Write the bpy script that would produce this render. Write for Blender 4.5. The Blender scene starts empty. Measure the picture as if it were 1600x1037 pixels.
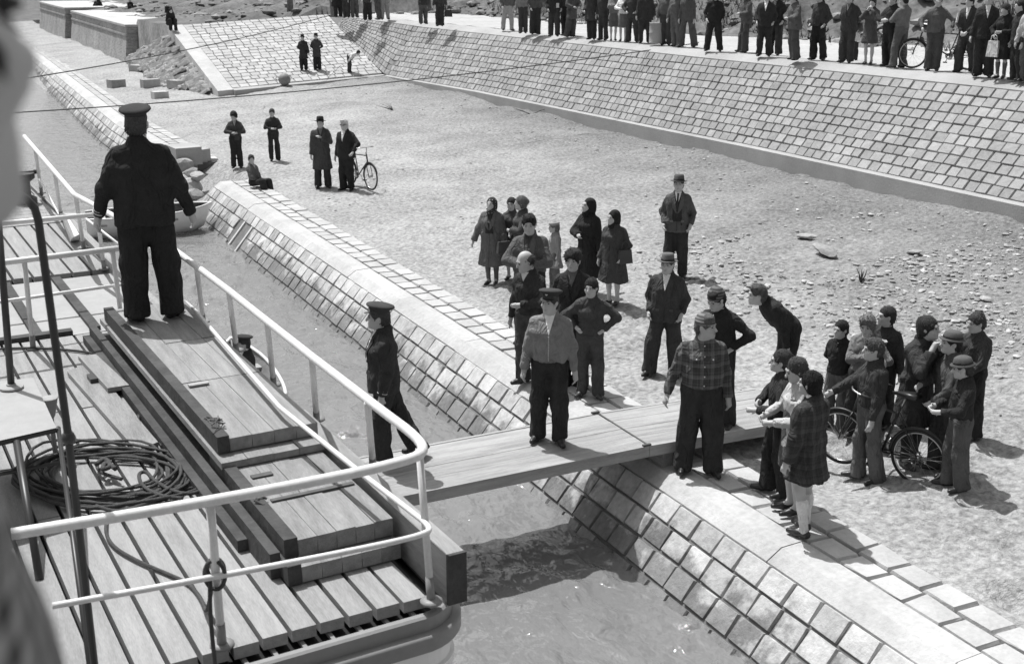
import bpy, math, random
import numpy as np
from mathutils import Vector, Matrix
random.seed(7); rng = np.random.default_rng(7)
SC = bpy.context.scene
COL = SC.collection

# ------------------------------------------------------------------ camera, world, sun
# world axes: +X inland (away from the river), +Y upstream along the quay, Z up; quay top is z = 0
FPX, YH, CAMH = 1900.0, -60.0, 5.5
PITCH = math.atan((518.5 - YH) / FPX)
VF = Vector((0.44430, 0.89588, 0)); VR = Vector((0.89588, -0.44430, 0))
cp, sp = math.cos(PITCH), math.sin(PITCH)
FW = VF * cp - Vector((0, 0, sp)); UP = VF * sp + Vector((0, 0, cp))
CAM = Vector((0, 0, CAMH))
def at(px, py, z):                     # point of the horizontal plane z seen at photo position px, py
    d = VR * (px - 800) + UP * (518.5 - py) + FW * FPX
    return CAM + d * ((z - CAMH) / d.z)
def at_far(px, py, fwd):               # point at a given forward distance
    d = VR * (px - 800) / FPX + UP * (518.5 - py) / FPX + FW
    return CAM + d * fwd
def on(px, py, zf):                    # first point of a height field zf(x, y) met by the sight line through px, py
    d = (VR * (px - 800) + UP * (518.5 - py) + FW * FPX).normalized(); t = 4.0
    while t < 160:
        p = CAM + d * (t + .15)
        if p.z < zf(p.x, p.y): break
        t += .15
    lo, hi = t, t + .15
    for _ in range(16):
        m = (lo + hi) / 2; p = CAM + d * m
        if p.z < zf(p.x, p.y): hi = m
        else: lo = m
    return CAM + d * hi
def proj(P):
    v = Vector(P) - CAM; f = v.dot(FW)
    return 800 + FPX * v.dot(VR) / f, 518.5 - FPX * v.dot(UP) / f
def depth(P): return (Vector(P) - CAM).dot(FW)

cd = bpy.data.cameras.new('camera'); cam = bpy.data.objects.new('camera', cd); COL.objects.link(cam)
cam.matrix_world = Matrix.Translation(CAM) @ Matrix((VR, UP, -FW)).transposed().to_4x4()
cd.sensor_width = 36; cd.lens = 36 * FPX / 1600; cd.clip_start = 0.05; cd.clip_end = 6000
cd.dof.use_dof = True; cd.dof.focus_distance = 13.0; cd.dof.aperture_fstop = 5.0
SC.camera = cam

_t = VR * 0.40 - VF * 0.45                # shadows fall right and towards the ship
SUN_EL = math.radians(66)
SDIR = Vector((-_t.x, -_t.y, 0)).normalized() * math.cos(SUN_EL) + Vector((0, 0, math.sin(SUN_EL)))
world = bpy.data.worlds.new('World'); SC.world = world; world.use_nodes = True
nt = world.node_tree; nt.nodes.clear()
sky = nt.nodes.new('ShaderNodeTexSky'); sky.sky_type = 'NISHITA'; sky.sun_disc = False
sky.sun_elevation = SUN_EL; sky.sun_rotation = math.atan2(SDIR.x, SDIR.y)
sky.air_density = 1.0; sky.dust_density = 3.0
bw = nt.nodes.new('ShaderNodeRGBToBW'); bg = nt.nodes.new('ShaderNodeBackground'); bg.inputs[1].default_value = 0.13
wo = nt.nodes.new('ShaderNodeOutputWorld')
nt.links.new(sky.outputs[0], bw.inputs[0]); nt.links.new(bw.outputs[0], bg.inputs[0]); nt.links.new(bg.outputs[0], wo.inputs[0])
sd = bpy.data.lights.new('sun', 'SUN'); sd.energy = 4.0; sd.angle = math.radians(0.6)
sun = bpy.data.objects.new('sun', sd); COL.objects.link(sun); sun.location = (0, 0, 60)
sun.rotation_euler = SDIR.to_track_quat('Z', 'Y').to_euler()
SC.view_settings.view_transform = 'Standard'; SC.view_settings.look = 'None'
SC.view_settings.exposure = 0.34; SC.view_settings.gamma = 1.0; SC.view_settings.use_curve_mapping = False

# ------------------------------------------------------------------ materials (a black and white photograph: greys)
MATS = {}
def mat(name, base=0.3, rough=0.85, var=0.25, scale=3.0, fine=0.0, fscale=60.0, bump=0.0, bscale=30.0, rnd=0.0,
        coord='pos', island=False, spec=0.3, stretch=None, metal=0.0, stain=None, damp=False):
    if name in MATS: return MATS[name]
    m = bpy.data.materials.new(name); m.use_nodes = True; t = m.node_tree; N = t.nodes; L = t.links
    b = N['Principled BSDF']; b.inputs['Roughness'].default_value = rough; b.inputs['Metallic'].default_value = metal
    b.inputs['Specular IOR Level'].default_value = spec
    if coord == 'pos': c = N.new('ShaderNodeNewGeometry').outputs['Position']
    else: c = N.new('ShaderNodeTexCoord').outputs['Object']
    if stretch:
        mp = N.new('ShaderNodeMapping'); mp.inputs['Scale'].default_value = stretch[:3]
        if len(stretch) > 3: mp.inputs['Rotation'].default_value = (0, 0, stretch[3])
        L.new(c, mp.inputs[0]); c = mp.outputs[0]
    def noise(sc, det=4.0):
        n = N.new('ShaderNodeTexNoise'); n.inputs['Scale'].default_value = sc; n.inputs['Detail'].default_value = det
        n.inputs['Roughness'].default_value = 0.62
        L.new(c, n.inputs['Vector']); return n.outputs['Fac']
    def math_(op, a, bb):
        n = N.new('ShaderNodeMath'); n.operation = op
        for i, v in enumerate((a, bb)):
            if isinstance(v, (int, float)): n.inputs[i].default_value = v
            else: L.new(v, n.inputs[i])
        return n.outputs[0]
    v = math_('MULTIPLY_ADD', math_('SUBTRACT', noise(scale), 0.5), 4.0 * var)
    t.nodes[-1].inputs[2].default_value = 1.0
    if fine: v = math_('ADD', v, math_('MULTIPLY', math_('SUBTRACT', noise(fscale, 3.0), 0.5), 4.0 * fine))
    if rnd:
        r = N.new('ShaderNodeNewGeometry').outputs['Random Per Island'] if island else N.new('ShaderNodeObjectInfo').outputs['Random']
        r2 = math_('POWER', r, 1.7)
        v = math_('ADD', v, math_('MULTIPLY', math_('SUBTRACT', r2, 0.37), 2 * rnd))
    v = math_('MULTIPLY', v, base)
    if stain:                                    # a waterline: (z, softness, dark factor)
        sx = N.new('ShaderNodeSeparateXYZ'); L.new(N.new('ShaderNodeNewGeometry').outputs['Position'], sx.inputs[0])
        zz = math_('ADD', sx.outputs['Z'], math_('MULTIPLY', math_('SUBTRACT', noise(2.2, 5.0), 0.5), 1.5))
        w = math_('DIVIDE', math_('SUBTRACT', zz, stain[0]), stain[1])
        cl = N.new('ShaderNodeClamp'); L.new(w, cl.inputs[0])
        f = math_('MULTIPLY_ADD', cl.outputs[0], 1 - stain[2]); N[-1].inputs[2].default_value = stain[2]
        v = math_('MULTIPLY', v, f)
    if damp:                                     # damp darker earth inland, drier sand by the quay, with a ragged edge
        sx = N.new('ShaderNodeSeparateXYZ'); L.new(N.new('ShaderNodeNewGeometry').outputs['Position'], sx.inputs[0])
        q_ = math_('ADD', math_('MULTIPLY', sx.outputs['Y'], -0.10), math_('MULTIPLY', math_('SUBTRACT', noise(.28, 6.0), 0.5), 9.0))
        mr = N.new('ShaderNodeMapRange'); mr.inputs[1].default_value = 9.0; mr.inputs[2].default_value = 15.5; mr.inputs[3].default_value = 1.08; mr.inputs[4].default_value = 0.66
        L.new(math_('ADD', q_, sx.outputs['X']), mr.inputs[0]); v = math_('MULTIPLY', v, mr.outputs[0])
    cc = N.new('ShaderNodeClamp'); cc.inputs['Min'].default_value = 0.004; cc.inputs['Max'].default_value = 0.85
    L.new(v, cc.inputs[0])
    L.new(cc.outputs[0], b.inputs['Base Color'])
    if bump:
        bn = N.new('ShaderNodeBump'); bn.inputs['Strength'].default_value = min(bump, 1.0); bn.inputs['Distance'].default_value = 0.02 * max(1, bump)
        L.new(noise(bscale, 6.0), bn.inputs['Height']); L.new(bn.outputs[0], b.inputs['Normal'])
    MATS[name] = m; return m

def cloth(g, kind='plain'):
    k = 'cloth_%s_%03d' % (kind, round(g * 1000))
    if k in MATS: return MATS[k]
    m = mat(k, g * 1.4 + .003, 0.92, 0.22, 5, 0.12, 120, 0.25, 110, coord='obj', spec=0.12)
    t0 = m.node_tree; bn0 = [q for q in t0.nodes if q.type == 'BUMP'][0]          # creases: ridged noise stretched down the body
    tc = t0.nodes.new('ShaderNodeTexCoord'); mp = t0.nodes.new('ShaderNodeMapping'); mp.inputs['Scale'].default_value = (1, 1, .55); mp.inputs['Rotation'].default_value = (.35, .25, 0)
    nz = t0.nodes.new('ShaderNodeTexNoise'); nz.inputs['Scale'].default_value = 9.0; nz.inputs['Detail'].default_value = 2.0; nz.inputs['Distortion'].default_value = .7
    m1 = t0.nodes.new('ShaderNodeMath'); m1.operation = 'SUBTRACT'; m1.inputs[1].default_value = .5; m2 = t0.nodes.new('ShaderNodeMath'); m2.operation = 'ABSOLUTE'
    b2 = t0.nodes.new('ShaderNodeBump'); b2.inputs['Strength'].default_value = 1.0; b2.inputs['Distance'].default_value = .085 if kind not in ('felt', 'stripes') else .006
    for a_, b_ in ((tc.outputs['Object'], mp.inputs[0]), (mp.outputs[0], nz.inputs['Vector']), (nz.outputs['Fac'], m1.inputs[0]), (m1.outputs[0], m2.inputs[0]), (m2.outputs[0], b2.inputs['Height']), (b2.outputs[0], bn0.inputs['Normal'])): t0.links.new(a_, b_)
    if kind in ('plaid', 'check', 'stripes', 'dots'):
        t = m.node_tree; N = t.nodes; L = t.links; b = N['Principled BSDF']
        src = b.inputs['Base Color'].links[0].from_socket
        co = N.new('ShaderNodeTexCoord').outputs['Object']
        def wave(axis, sc, lo, hi):
            s = N.new('ShaderNodeSeparateXYZ'); L.new(co, s.inputs[0])
            a = N.new('ShaderNodeMath'); a.operation = 'MULTIPLY'; a.inputs[1].default_value = sc; L.new(s.outputs[axis], a.inputs[0])
            si = N.new('ShaderNodeMath'); si.operation = 'SINE'; L.new(a.outputs[0], si.inputs[0])
            mr = N.new('ShaderNodeMapRange'); mr.inputs[1].default_value = lo; mr.inputs[2].default_value = hi; L.new(si.outputs[0], mr.inputs[0])
            return mr.outputs[0]
        def mul(a, k1, k0):
            n = N.new('ShaderNodeMath'); n.operation = 'MULTIPLY_ADD'; n.inputs[1].default_value = k1; n.inputs[2].default_value = k0
            L.new(a, n.inputs[0]); return n.outputs[0]
        def comb(op, a, bb):
            n = N.new('ShaderNodeMath'); n.operation = op; L.new(a, n.inputs[0]); L.new(bb, n.inputs[1]); return n.outputs[0]
        if kind == 'plaid':
            v = comb('ADD', comb('ADD', wave('X', 2 * math.pi / .115, .35, .75), wave('Z', 2 * math.pi / .125, .35, .75)),
                     comb('ADD', wave('Z', 2 * math.pi / .0625, .93, 1.0), wave('X', 2 * math.pi / .0575, .93, 1.0)))
            f = mul(v, 0.42, 0.62) if g > .05 else mul(v, .26, .75)
        elif kind == 'check':
            v = comb('ADD', wave('Y', 2 * math.pi / .018, -.3, .3), wave('Z', 2 * math.pi / .018, -.3, .3)); f = mul(v, 0.85, 0.2)
        elif kind == 'stripes': f = mul(wave('Z', 2 * math.pi / .035, -.2, .2), 0.9, 0.6)
        else:
            v = comb('MULTIPLY', comb('MULTIPLY', wave('X', 2 * math.pi / .045, .5, .7), wave('Z', 2 * math.pi / .045, .5, .7)), wave('Y', 2 * math.pi / .07, -.9, -.3)); f = mul(v, 9.0, 1.0)
        o = comb('MULTIPLY', src, f); L.new(o, b.inputs['Base Color'])
    return m

M_SAND = mat('sand', 0.300, 0.95, 0.24, 0.45, 0.50, 12.0, 3.5, 9.0, spec=0.1, damp=True)
M_EARTH = mat('dark_earth', 0.13, 0.95, 0.45, 0.5, 0.4, 5.0, 1.0, 5.0, spec=0.1)
M_PATH = mat('trodden_path', 0.40, 0.95, 0.12, 0.6, 0.15, 6.0, 0.8, 9.0, spec=0.1)
M_COPING = mat('coping_concrete', 0.43, 0.85, 0.20, 1.0, 0.12, 16, 0.5, 30, spec=0.2, rnd=0.07)
M_QSTONE = mat('quay_stone', 0.42, 0.7, 0.22, 3.2, 0.22, 14, 0.6, 22, rnd=0.22, stain=(-0.56, 0.16, 0.45))
M_PAVER = mat('paver_stone', 0.42, 0.85, 0.12, 2.0, 0.10, 20, 0.5, 25, rnd=0.10)
M_JOINT = mat('mortar_joint', 0.15, 0.95, 0.3, 6, bump=0.5)
M_WSTONE = mat('embankment_stone', 0.30, 0.85, 0.12, 0.7, 0.15, 12, 0.5, 25, rnd=0.17)
M_WSTONE_I = mat('embankment_stone_far', 0.30, 0.85, 0.12, 0.7, 0.15, 12, 0.5, 25, rnd=0.17, island=True)
M_WJOINT = mat('embankment_joint', 0.17, 0.95, 0.2, 6)
M_RSTONE = mat('ramp_stone', 0.40, 0.85, 0.10, 1.0, 0.10, 12, 0.4, 25, rnd=0.14, island=True)
M_CONC = mat('kerb_concrete', 0.34, 0.85, 0.16, 0.9, 0.08, 25, 0.4, 30)
M_BRICKW = mat('weathered_brick', 0.24, 0.9, 0.25, 0.8, 0.25, 8, 0.6, 8)
M_ROCK = mat('rubble_rock', 0.33, 0.9, 0.25, 2.5, 0.15, 20, 0.8, 14, rnd=0.2)
M_PEB = mat('pebble', 0.33, 0.9, 0.2, 3, rnd=0.40, island=True)
M_DECK = mat('deck_slat', 0.29, 0.75, 0.20, 2.6, 0.20, 26, 0.35, 60, rnd=0.12, stretch=(9, .8, 9))
M_OLDWOOD = mat('weathered_timber', 0.27, 0.8, 0.28, 1.6, 0.20, 16, 0.6, 30, rnd=0.14, stretch=(9, 1.0, 9))
M_GANGW = mat('gangplank_timber', 0.34, 0.8, 0.28, 1.4, 0.15, 14, 0.5, 24, rnd=0.12, stretch=(1.0, 10, 10))
M_DARKWOOD = mat('dark_timber', 0.055, 0.8, 0.5, 3, 0.2, 20, 0.5, 20)
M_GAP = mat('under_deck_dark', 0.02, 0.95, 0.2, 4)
M_WHITE = mat('white_paint', 0.66, 0.42, 0.08, 5, 0.07, 40, spec=0.5, bump=0.1)
M_HULL = mat('hull_white_paint', 0.80, 0.5, 0.07, 1.5, 0.04, 9, spec=0.4)
M_GREY = mat('grey_paint', 0.22, 0.5, 0.1, 3, 0.06, 22, spec=0.4)
M_PALEDECK = mat('pale_deck_cover', 0.33, 0.8, 0.08, 2, 0.06, 14, 0.2, 40)
M_BLACK = mat('black_paint', 0.03, 0.42, 0.2, 6, spec=0.5)
M_IRON = mat('iron_fitting', 0.06, 0.6, 0.3, 20, spec=0.5)
M_CHROME = mat('bare_metal', 0.5, 0.3, 0.05, 10, metal=0.9)
M_ROPE = mat('tarred_rope', 0.075, 0.8, 0.3, 12, 0.2, 90, 0.8, 120)
M_TYRE = mat('rubber_tyre', 0.03, 0.8, 0.1, 10)
M_LEATHER = mat('black_leather', 0.025, 0.38, 0.15, 10, spec=0.5, coord='obj')
M_SKIN = mat('skin', 0.44, 0.6, 0.06, 6, coord='obj', spec=0.35)
M_SKINDK = mat('tanned_skin', 0.24, 0.6, 0.06, 6, coord='obj', spec=0.35)
M_STOCK = mat('white_socks', 0.62, 0.9, 0.05, 6, coord='obj')
M_SCRUB = mat('scrub_leaves', 0.07, 0.9, 0.3, 1.0, rnd=0.4, island=True)
def hairm(g): return mat('hair_%03d' % round(g * 1000), g, 0.75, 0.35, 22, 0.3, 110, 1.0, 70, coord='obj', spec=0.2)

def water_mat():
    m = bpy.data.materials.new('river_water'); m.use_nodes = True; t = m.node_tree; N = t.nodes; L = t.links
    b = N['Principled BSDF']; b.inputs['Roughness'].default_value = 0.03; b.inputs['IOR'].default_value = 1.34
    g = N.new('ShaderNodeNewGeometry')
    mp = N.new('ShaderNodeMapping'); mp.inputs['Scale'].default_value = (1.0, 0.62, 1); mp.inputs['Rotation'].default_value = (0, 0, 0.5)
    L.new(g.outputs['Position'], mp.inputs[0])
    def no(sc, det, ro=0.55, dist=0.0):
        n = N.new('ShaderNodeTexNoise'); n.inputs['Scale'].default_value = sc; n.inputs['Detail'].default_value = det
        n.inputs['Roughness'].default_value = ro; n.inputs['Distortion'].default_value = dist
        L.new(mp.outputs[0], n.inputs['Vector']); return n.outputs['Fac']
    a = no(0.35, 3); ra = N.new('ShaderNodeMapRange'); ra.inputs[3].default_value = 0.15; ra.inputs[4].default_value = 0.21; b.inputs['Specular IOR Level'].default_value = 0.9
    L.new(a, ra.inputs[0]); L.new(ra.outputs[0], b.inputs['Base Color'])
    h1, h2, h3 = no(1.3, 1, 0.4, 0.8), no(4.6, 2, 0.45, 0.6), no(11, 2)
    def ma(op, x, y):
        n = N.new('ShaderNodeMath'); n.operation = op
        for i, v in enumerate((x, y)):
            if isinstance(v, (int, float)): n.inputs[i].default_value = v
            else: L.new(v, n.inputs[i])
        return n.outputs[0]
    h = ma('ADD', ma('ADD', ma('MULTIPLY', h1, 0.07), ma('MULTIPLY', h2, 0.075)), ma('MULTIPLY', h3, 0.018))
    bn = N.new('ShaderNodeBump'); bn.inputs['Strength'].default_value = 1.0; bn.inputs['Distance'].default_value = 1.0
    L.new(h, bn.inputs['Height']); L.new(bn.outputs[0], b.inputs['Normal'])
    return m
M_WATER = water_mat()

# ------------------------------------------------------------------ mesh helpers
class MB:
    def __init__(s): s.v = []; s.f = []
    def add(s, vs, fs):
        o = len(s.v); s.v += [tuple(x) for x in vs]; s.f += [tuple(i + o for i in f) for f in fs]; return s
    def hexa(s, b4, t4):                # bottom quad, top quad (both counter-clockwise from above)
        return s.add(list(b4) + list(t4), [(3, 2, 1, 0), (4, 5, 6, 7), (0, 1, 5, 4), (1, 2, 6, 5), (2, 3, 7, 6), (3, 0, 4, 7)])
    def box(s, c, size, ang=0.0, M=None):
        x, y, z = [k / 2 for k in size]
        P = [Vector((a * x, b * y, d * z)) for d in (-1, 1) for a, b in ((-1, -1), (1, -1), (1, 1), (-1, 1))]
        R = M if M else Matrix.Rotation(ang, 3, 'Z')
        P = [R @ p + Vector(c) for p in P]
        return s.hexa(P[:4], P[4:])
    def tube(s, pts, r, seg=8, caps=True, closed=False):
        pts = [Vector(p) for p in pts]; n = len(pts)
        rs = r if isinstance(r, (list, tuple)) else [r] * n
        base = len(s.v); nrm = None
        for i, p in enumerate(pts):
            if closed: t = pts[(i + 1) % n] - pts[i - 1]
            else: t = pts[min(i + 1, n - 1)] - pts[max(i - 1, 0)]
            t.normalize()
            if nrm is None: nrm = t.orthogonal().normalized()
            nrm = (nrm - t * nrm.dot(t)); nrm = nrm.normalized() if nrm.length > 1e-6 else t.orthogonal().normalized()
            bn = t.cross(nrm)
            for k in range(seg):
                a = 2 * math.pi * k / seg
                s.v.append(tuple(p + (nrm * math.cos(a) + bn * math.sin(a)) * rs[i]))
        for i in range(n if closed else n - 1):
            j = (i + 1) % n
            for k in range(seg):
                l = (k + 1) % seg
                s.f.append((base + i * seg + k, base + i * seg + l, base + j * seg + l, base + j * seg + k))
        if caps and not closed:
            s.f.append(tuple(base + k for k in reversed(range(seg)))); s.f.append(tuple(base + (n - 1) * seg + k for k in range(seg)))
        return s
    def lathe(s, prof, M=None, seg=20, sx=1.0, sy=1.0):     # profile of (r, z) from bottom to top
        base = len(s.v); M = M or Matrix.Identity(4)
        for r, z in prof:
            for k in range(seg):
                a = 2 * math.pi * k / seg
                s.v.append(tuple(M @ Vector((r * math.cos(a) * sx, r * math.sin(a) * sy, z))))
        for i in range(len(prof) - 1):
            for k in range(seg):
                l = (k + 1) % seg
                s.f.append((base + i * seg + k, base + i * seg + l, base + (i + 1) * seg + l, base + (i + 1) * seg + k))
        s.f.append(tuple(base + k for k in reversed(range(seg)))); s.f.append(tuple(base + (len(prof) - 1) * seg + k for k in range(seg)))
        return s
    def mesh(s, name, m, smooth=False):
        me = bpy.data.meshes.new(name); me.from_pydata(s.v, [], s.f); me.materials.append(m)
        if smooth: me.polygons.foreach_set('use_smooth', [True] * len(me.polygons))
        me.update(); return me

def wloc(o):
    v = Vector(o.location)
    while o.parent: o = o.parent; v = v + Vector(o.location)
    return v
def link(name, me, parent=None, loc=None):
    o = bpy.data.objects.new(name, me); COL.objects.link(o)
    if loc is not None: o.location = loc
    if parent: o.parent = parent
    return o
def part(name, mb, m, parent=None, smooth=False):       # mesh built in world coordinates, hung under an unrotated parent
    if parent is not None:
        off = wloc(parent); mb.v = [(x - off.x, y - off.y, z - off.z) for x, y, z in mb.v]
    return link(name, mb.mesh(name, m, smooth), parent)
def tag(o, label=None, cat=None, group=None, kind=None):
    if label: o['label'] = label
    if cat: o['category'] = cat
    if group: o['group'] = group
    if kind: o['kind'] = kind
    return o
def thing(name, label, cat, loc, group=None, rotz=0.0):
    o = bpy.data.objects.new(name, None); COL.objects.link(o); o.location = loc; o.rotation_euler = (0, 0, rotz)
    o.empty_display_size = 0.2
    return tag(o, label, cat, group)
def npmesh(name, v, f, m, smooth=True):
    me = bpy.data.meshes.new(name); v = np.asarray(v, np.float32); f = np.asarray(f, np.int32); n, k = f.shape
    me.vertices.add(len(v)); me.vertices.foreach_set('co', v.ravel())
    me.loops.add(n * k); me.loops.foreach_set('vertex_index', f.ravel())
    me.polygons.add(n); me.polygons.foreach_set('loop_start', np.arange(0, n * k, k, dtype=np.int32))
    me.polygons.foreach_set('use_smooth', np.full(n, smooth, bool))
    me.materials.append(m); me.update(calc_edges=True); return me
def vnoise(x, y, seed=0):                                # smooth value noise on the plane
    xi = np.floor(x).astype(np.int64); yi = np.floor(y).astype(np.int64); xf = x - xi; yf = y - yi
    def h(a, b):
        n = (a * 374761393 + b * 668265263 + seed * 974634777) & 0x7fffffff
        n = ((n ^ (n >> 13)) * 1274126177) & 0x7fffffff
        return (n & 0xffff) / 65535.0
    u = xf * xf * (3 - 2 * xf); w = yf * yf * (3 - 2 * yf)
    return (h(xi, yi) * (1 - u) + h(xi + 1, yi) * u) * (1 - w) + (h(xi, yi + 1) * (1 - u) + h(xi + 1, yi + 1) * u) * w - 0.5
def grid(name, xs, ys, zf, m, kind='structure'):
    X, Y = np.meshgrid(xs, ys, indexing='ij'); Z = zf(X, Y)
    v = np.stack([X, Y, Z], -1).reshape(-1, 3); a, b = X.shape
    i = np.arange(a * b).reshape(a, b)
    f = np.stack([i[:-1, :-1], i[1:, :-1], i[1:, 1:], i[:-1, 1:]], -1).reshape(-1, 4)
    o = link(name, npmesh(name, v, f, m)); o['kind'] = kind; return o

# ------------------------------------------------------------------ ground, water
WZ = -0.80
KN, SV, SE = 19.5, 51.8, 62.0                            # kerb line, valley foot and far end of the embankment
def ntop(s): return np.interp(s, [-10, 19, 30, 50, 62], [22.4, 21.72, 21.25, 21.45, 20.2])
def ztop(s): return np.interp(s, [-10, 19, 30, 50, 62], [3.05, 3.0, 2.97, 2.86, 2.87])
def kerbz(s): return np.interp(s, [0, 25, 42, 51.8], [0.95, 0.95, 0.84, 0.66])
def beach_base(n, s):
    z = 0.6 * np.clip((n - 8.1) / 11.4, 0, 1.0)
    z = np.where(n < 8.1, (n - 8.1) * 0.55, z)
    return z
def beach_z(n, s): return float(beach_base(np.float64(n), np.float64(s)))
def beach_f(n, s):
    z = beach_base(n, s)
    a = np.clip((n - 8.2) / 1.0, 0.15, 1.0)
    z = z + a * (0.16 * vnoise(n * .35, s * .3, 1) + 0.09 * vnoise(n * 1.1, s * 1.1, 2) + 0.055 * vnoise(n * 3.1, s * 3.1, 3) + 0.03 * vnoise(n * 7, s * 7, 4))
    z = z - 0.22 * np.exp(-((n - 8.9) ** 2 / .35 + (s - 9.9) ** 2 / .5)) - 0.2 * np.exp(-((n - 8.5) ** 2 / .05 + (s - 6.75) ** 2 / .06))
    return z
rf = np.random.default_rng(12); FP = []
for q in range(46):                                      # walkers' tracks: left and right prints along wandering lines
    x, y, a = rf.uniform(8.6, 13.5), rf.uniform(5, 20), rf.uniform(0, 6.28)
    for k in range(10):
        a += rf.normal(0, .15); x += .62 * math.cos(a) * .5; y += .62 * math.sin(a) * .5; sg = (-1) ** k
        if 8.35 < x < 14: FP.append((x - math.sin(a) * .1 * sg, y + math.cos(a) * .1 * sg, a + rf.normal(0, .15)))
def beach_g(n, s):
    z = beach_f(n, s) + np.clip((n - 8.2) / .6, 0, 1) * (.020 * vnoise(n * 11, s * 11, 5) + .014 * vnoise(n * 19, s * 17, 6))
    for x, y, a in FP:
        i0, i1 = np.searchsorted(n[:, 0], (x - .3, x + .3)); j0, j1 = np.searchsorted(s[0], (y - .3, y + .3))
        if i1 <= i0 or j1 <= j0: continue
        dx, dy = n[i0:i1, j0:j1] - x, s[i0:i1, j0:j1] - y; u = dx * math.cos(a) + dy * math.sin(a); v = -dx * math.sin(a) + dy * math.cos(a); r2 = (u / .13) ** 2 + (v / .055) ** 2
        z[i0:i1, j0:j1] += -.032 * np.exp(-r2) + .010 * np.exp(-(np.sqrt(r2) - 1.7) ** 2 * 4)
    return z
grid('beach', np.concatenate([np.arange(5.0, 8.3, .12), np.arange(8.3, 14, .05), np.arange(14, 19.75, .10)]), np.concatenate([np.arange(-3, 5, .12), np.arange(5, 20, .05), np.arange(20, 32, .11), np.arange(32, 62, .22), np.arange(62, 125, .8)]), beach_g, M_SAND)
def wave_f(x, y):
    r = np.random.default_rng(5); z = 0 * x
    wx = x + .25 * vnoise(x * 1.1, y * .9, 61) * 2; wy = y + .25 * vnoise(x * .9, y * 1.1, 62) * 2
    for i in range(26):
        L = .10 * 1.10 ** i; a = r.normal(1.0, .75); k = 2 * math.pi / L; z = z + .0215 * L ** .80 * np.sin(k * (wx * math.cos(a) + wy * math.sin(a)) + r.uniform(0, 6.28)) * (.55 + .9 * vnoise(x * .5 + i, y * .4, 70 + i))
    calm = np.clip(.45 + 2.2 * (vnoise(x * .28, y * .2, 66) + .18), .25, 1.25)
    edge = np.clip(np.minimum(np.minimum((x + 3) / 1.0, (9.4 - x) / .5), np.minimum((y - 2) / 1.0, (40 - y) / 6)), 0, 1)
    return WZ + z * calm * edge
mbw = MB()
for q in ([(-1500, -60), (9.5, -60), (9.5, 2), (-1500, 2)], [(-1500, 40), (9.5, 40), (9.5, 3000), (-1500, 3000)], [(-1500, 2), (-3, 2), (-3, 40), (-1500, 40)]): mbw.add([(a, b, WZ) for a, b in q], [(0, 1, 2, 3)])
water = link('water', mbw.mesh('water', M_WATER)); water['kind'] = 'structure'
grid('water', np.concatenate([np.arange(-3, 1, .5), np.arange(1, 7.3, .05), np.arange(7.3, 9.6, .55)]), np.concatenate([np.arange(2, 6, .5), np.arange(6, 20, .05), np.arange(20, 40.01, .1)]), wave_f, M_WATER)
rb = link('riverbed', MB().add([(-1500, -60, -4), (60, -60, -4), (60, 3000, -4), (-1500, 3000, -4)], [(0, 1, 2, 3)]).mesh('riverbed', M_EARTH)); rb['kind'] = 'structure'

def plateau_f(n, s):
    nt_, zt = ntop(s), ztop(s)
    z = zt + 0.05 * vnoise(n * .8, s * .8, 11)
    bank0 = 27.2 + 1.6 * vnoise(s * .16, s * .0 + 3, 12) * 2
    k = np.clip((n - bank0) / 5.5, 0, 1)
    z = z + 2.0 * k * k * (3 - 2 * k) + np.clip((n - bank0) / 1.5, 0, 1) * (0.9 * vnoise(n * .5, s * .5, 13) + 0.5 * vnoise(n * 1.4, s * 1.4, 14) + .25 * vnoise(n * 4, s * 4, 15))
    inside = (n < nt_ + 0.25) & (s < SE + .3)
    low = .5 + (n - 19.5) / np.maximum(nt_ - 19.5, .4) * 2.0 - .45
    z = np.where(inside, np.minimum(low, zt - .45), z)
    far = s > SE + .3
    zf = 2.44 + np.clip((n - 12.2) * .05, 0, .42) + np.clip((n - 17.5) / 6, 0, 1) * 0.8 + (0.55 * vnoise(n * .4, s * .4, 16) + 0.5 * vnoise(n * 1.1, s * 1.1, 17)) * np.clip((n - 13) / 3, 0, 1)
    z = np.where(far, np.where(s < 72, zf, np.where(n < 12.6, 1.9, zf - .35)), z)
    z = np.where(far & (s < 72.5) & (n < 12.2), -1.0, z)
    z = np.where((~far) & (n < 19.7), -1.0, z)
    return z
grid('plateau', np.concatenate([np.arange(11.6, 34, .3), np.arange(34, 90, 2)]), np.concatenate([np.arange(-12, 64, .3), np.arange(64, 170, 1.0)]), plateau_f, M_EARTH)
ys = np.arange(-12, 62.4, .5); xs_ = np.linspace(0, 1, 40)
S_, U_ = np.meshgrid(ys, xs_, indexing='ij')
N_ = ntop(S_) + .38 + U_ * (27.0 + 3.2 * vnoise(S_ * .16, S_ * 0 + 3, 12) + .6 * vnoise(S_ * 1.3, S_ * 0, 19) - ntop(S_) - .3)
Z_ = ztop(S_) + .035 + 0.05 * vnoise(N_ * .8, S_ * .8, 11) + .04 * vnoise(N_ * 3, S_ * 3, 18)
i_ = np.arange(S_.size).reshape(S_.shape)
pt = link('path', npmesh('path', np.stack([N_, S_, Z_], -1).reshape(-1, 3), np.stack([i_[:-1, :-1], i_[:-1, 1:], i_[1:, 1:], i_[1:, :-1]], -1).reshape(-1, 4), M_PATH)); pt['kind'] = 'structure'
gs = link('ground', MB().add([(88, -500, 4.5), (3000, -500, 4.5), (3000, 3000, 4.5), (88, 3000, 4.5)], [(0, 1, 2, 3)]).mesh('ground', M_EARTH)); gs['kind'] = 'structure'

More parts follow.
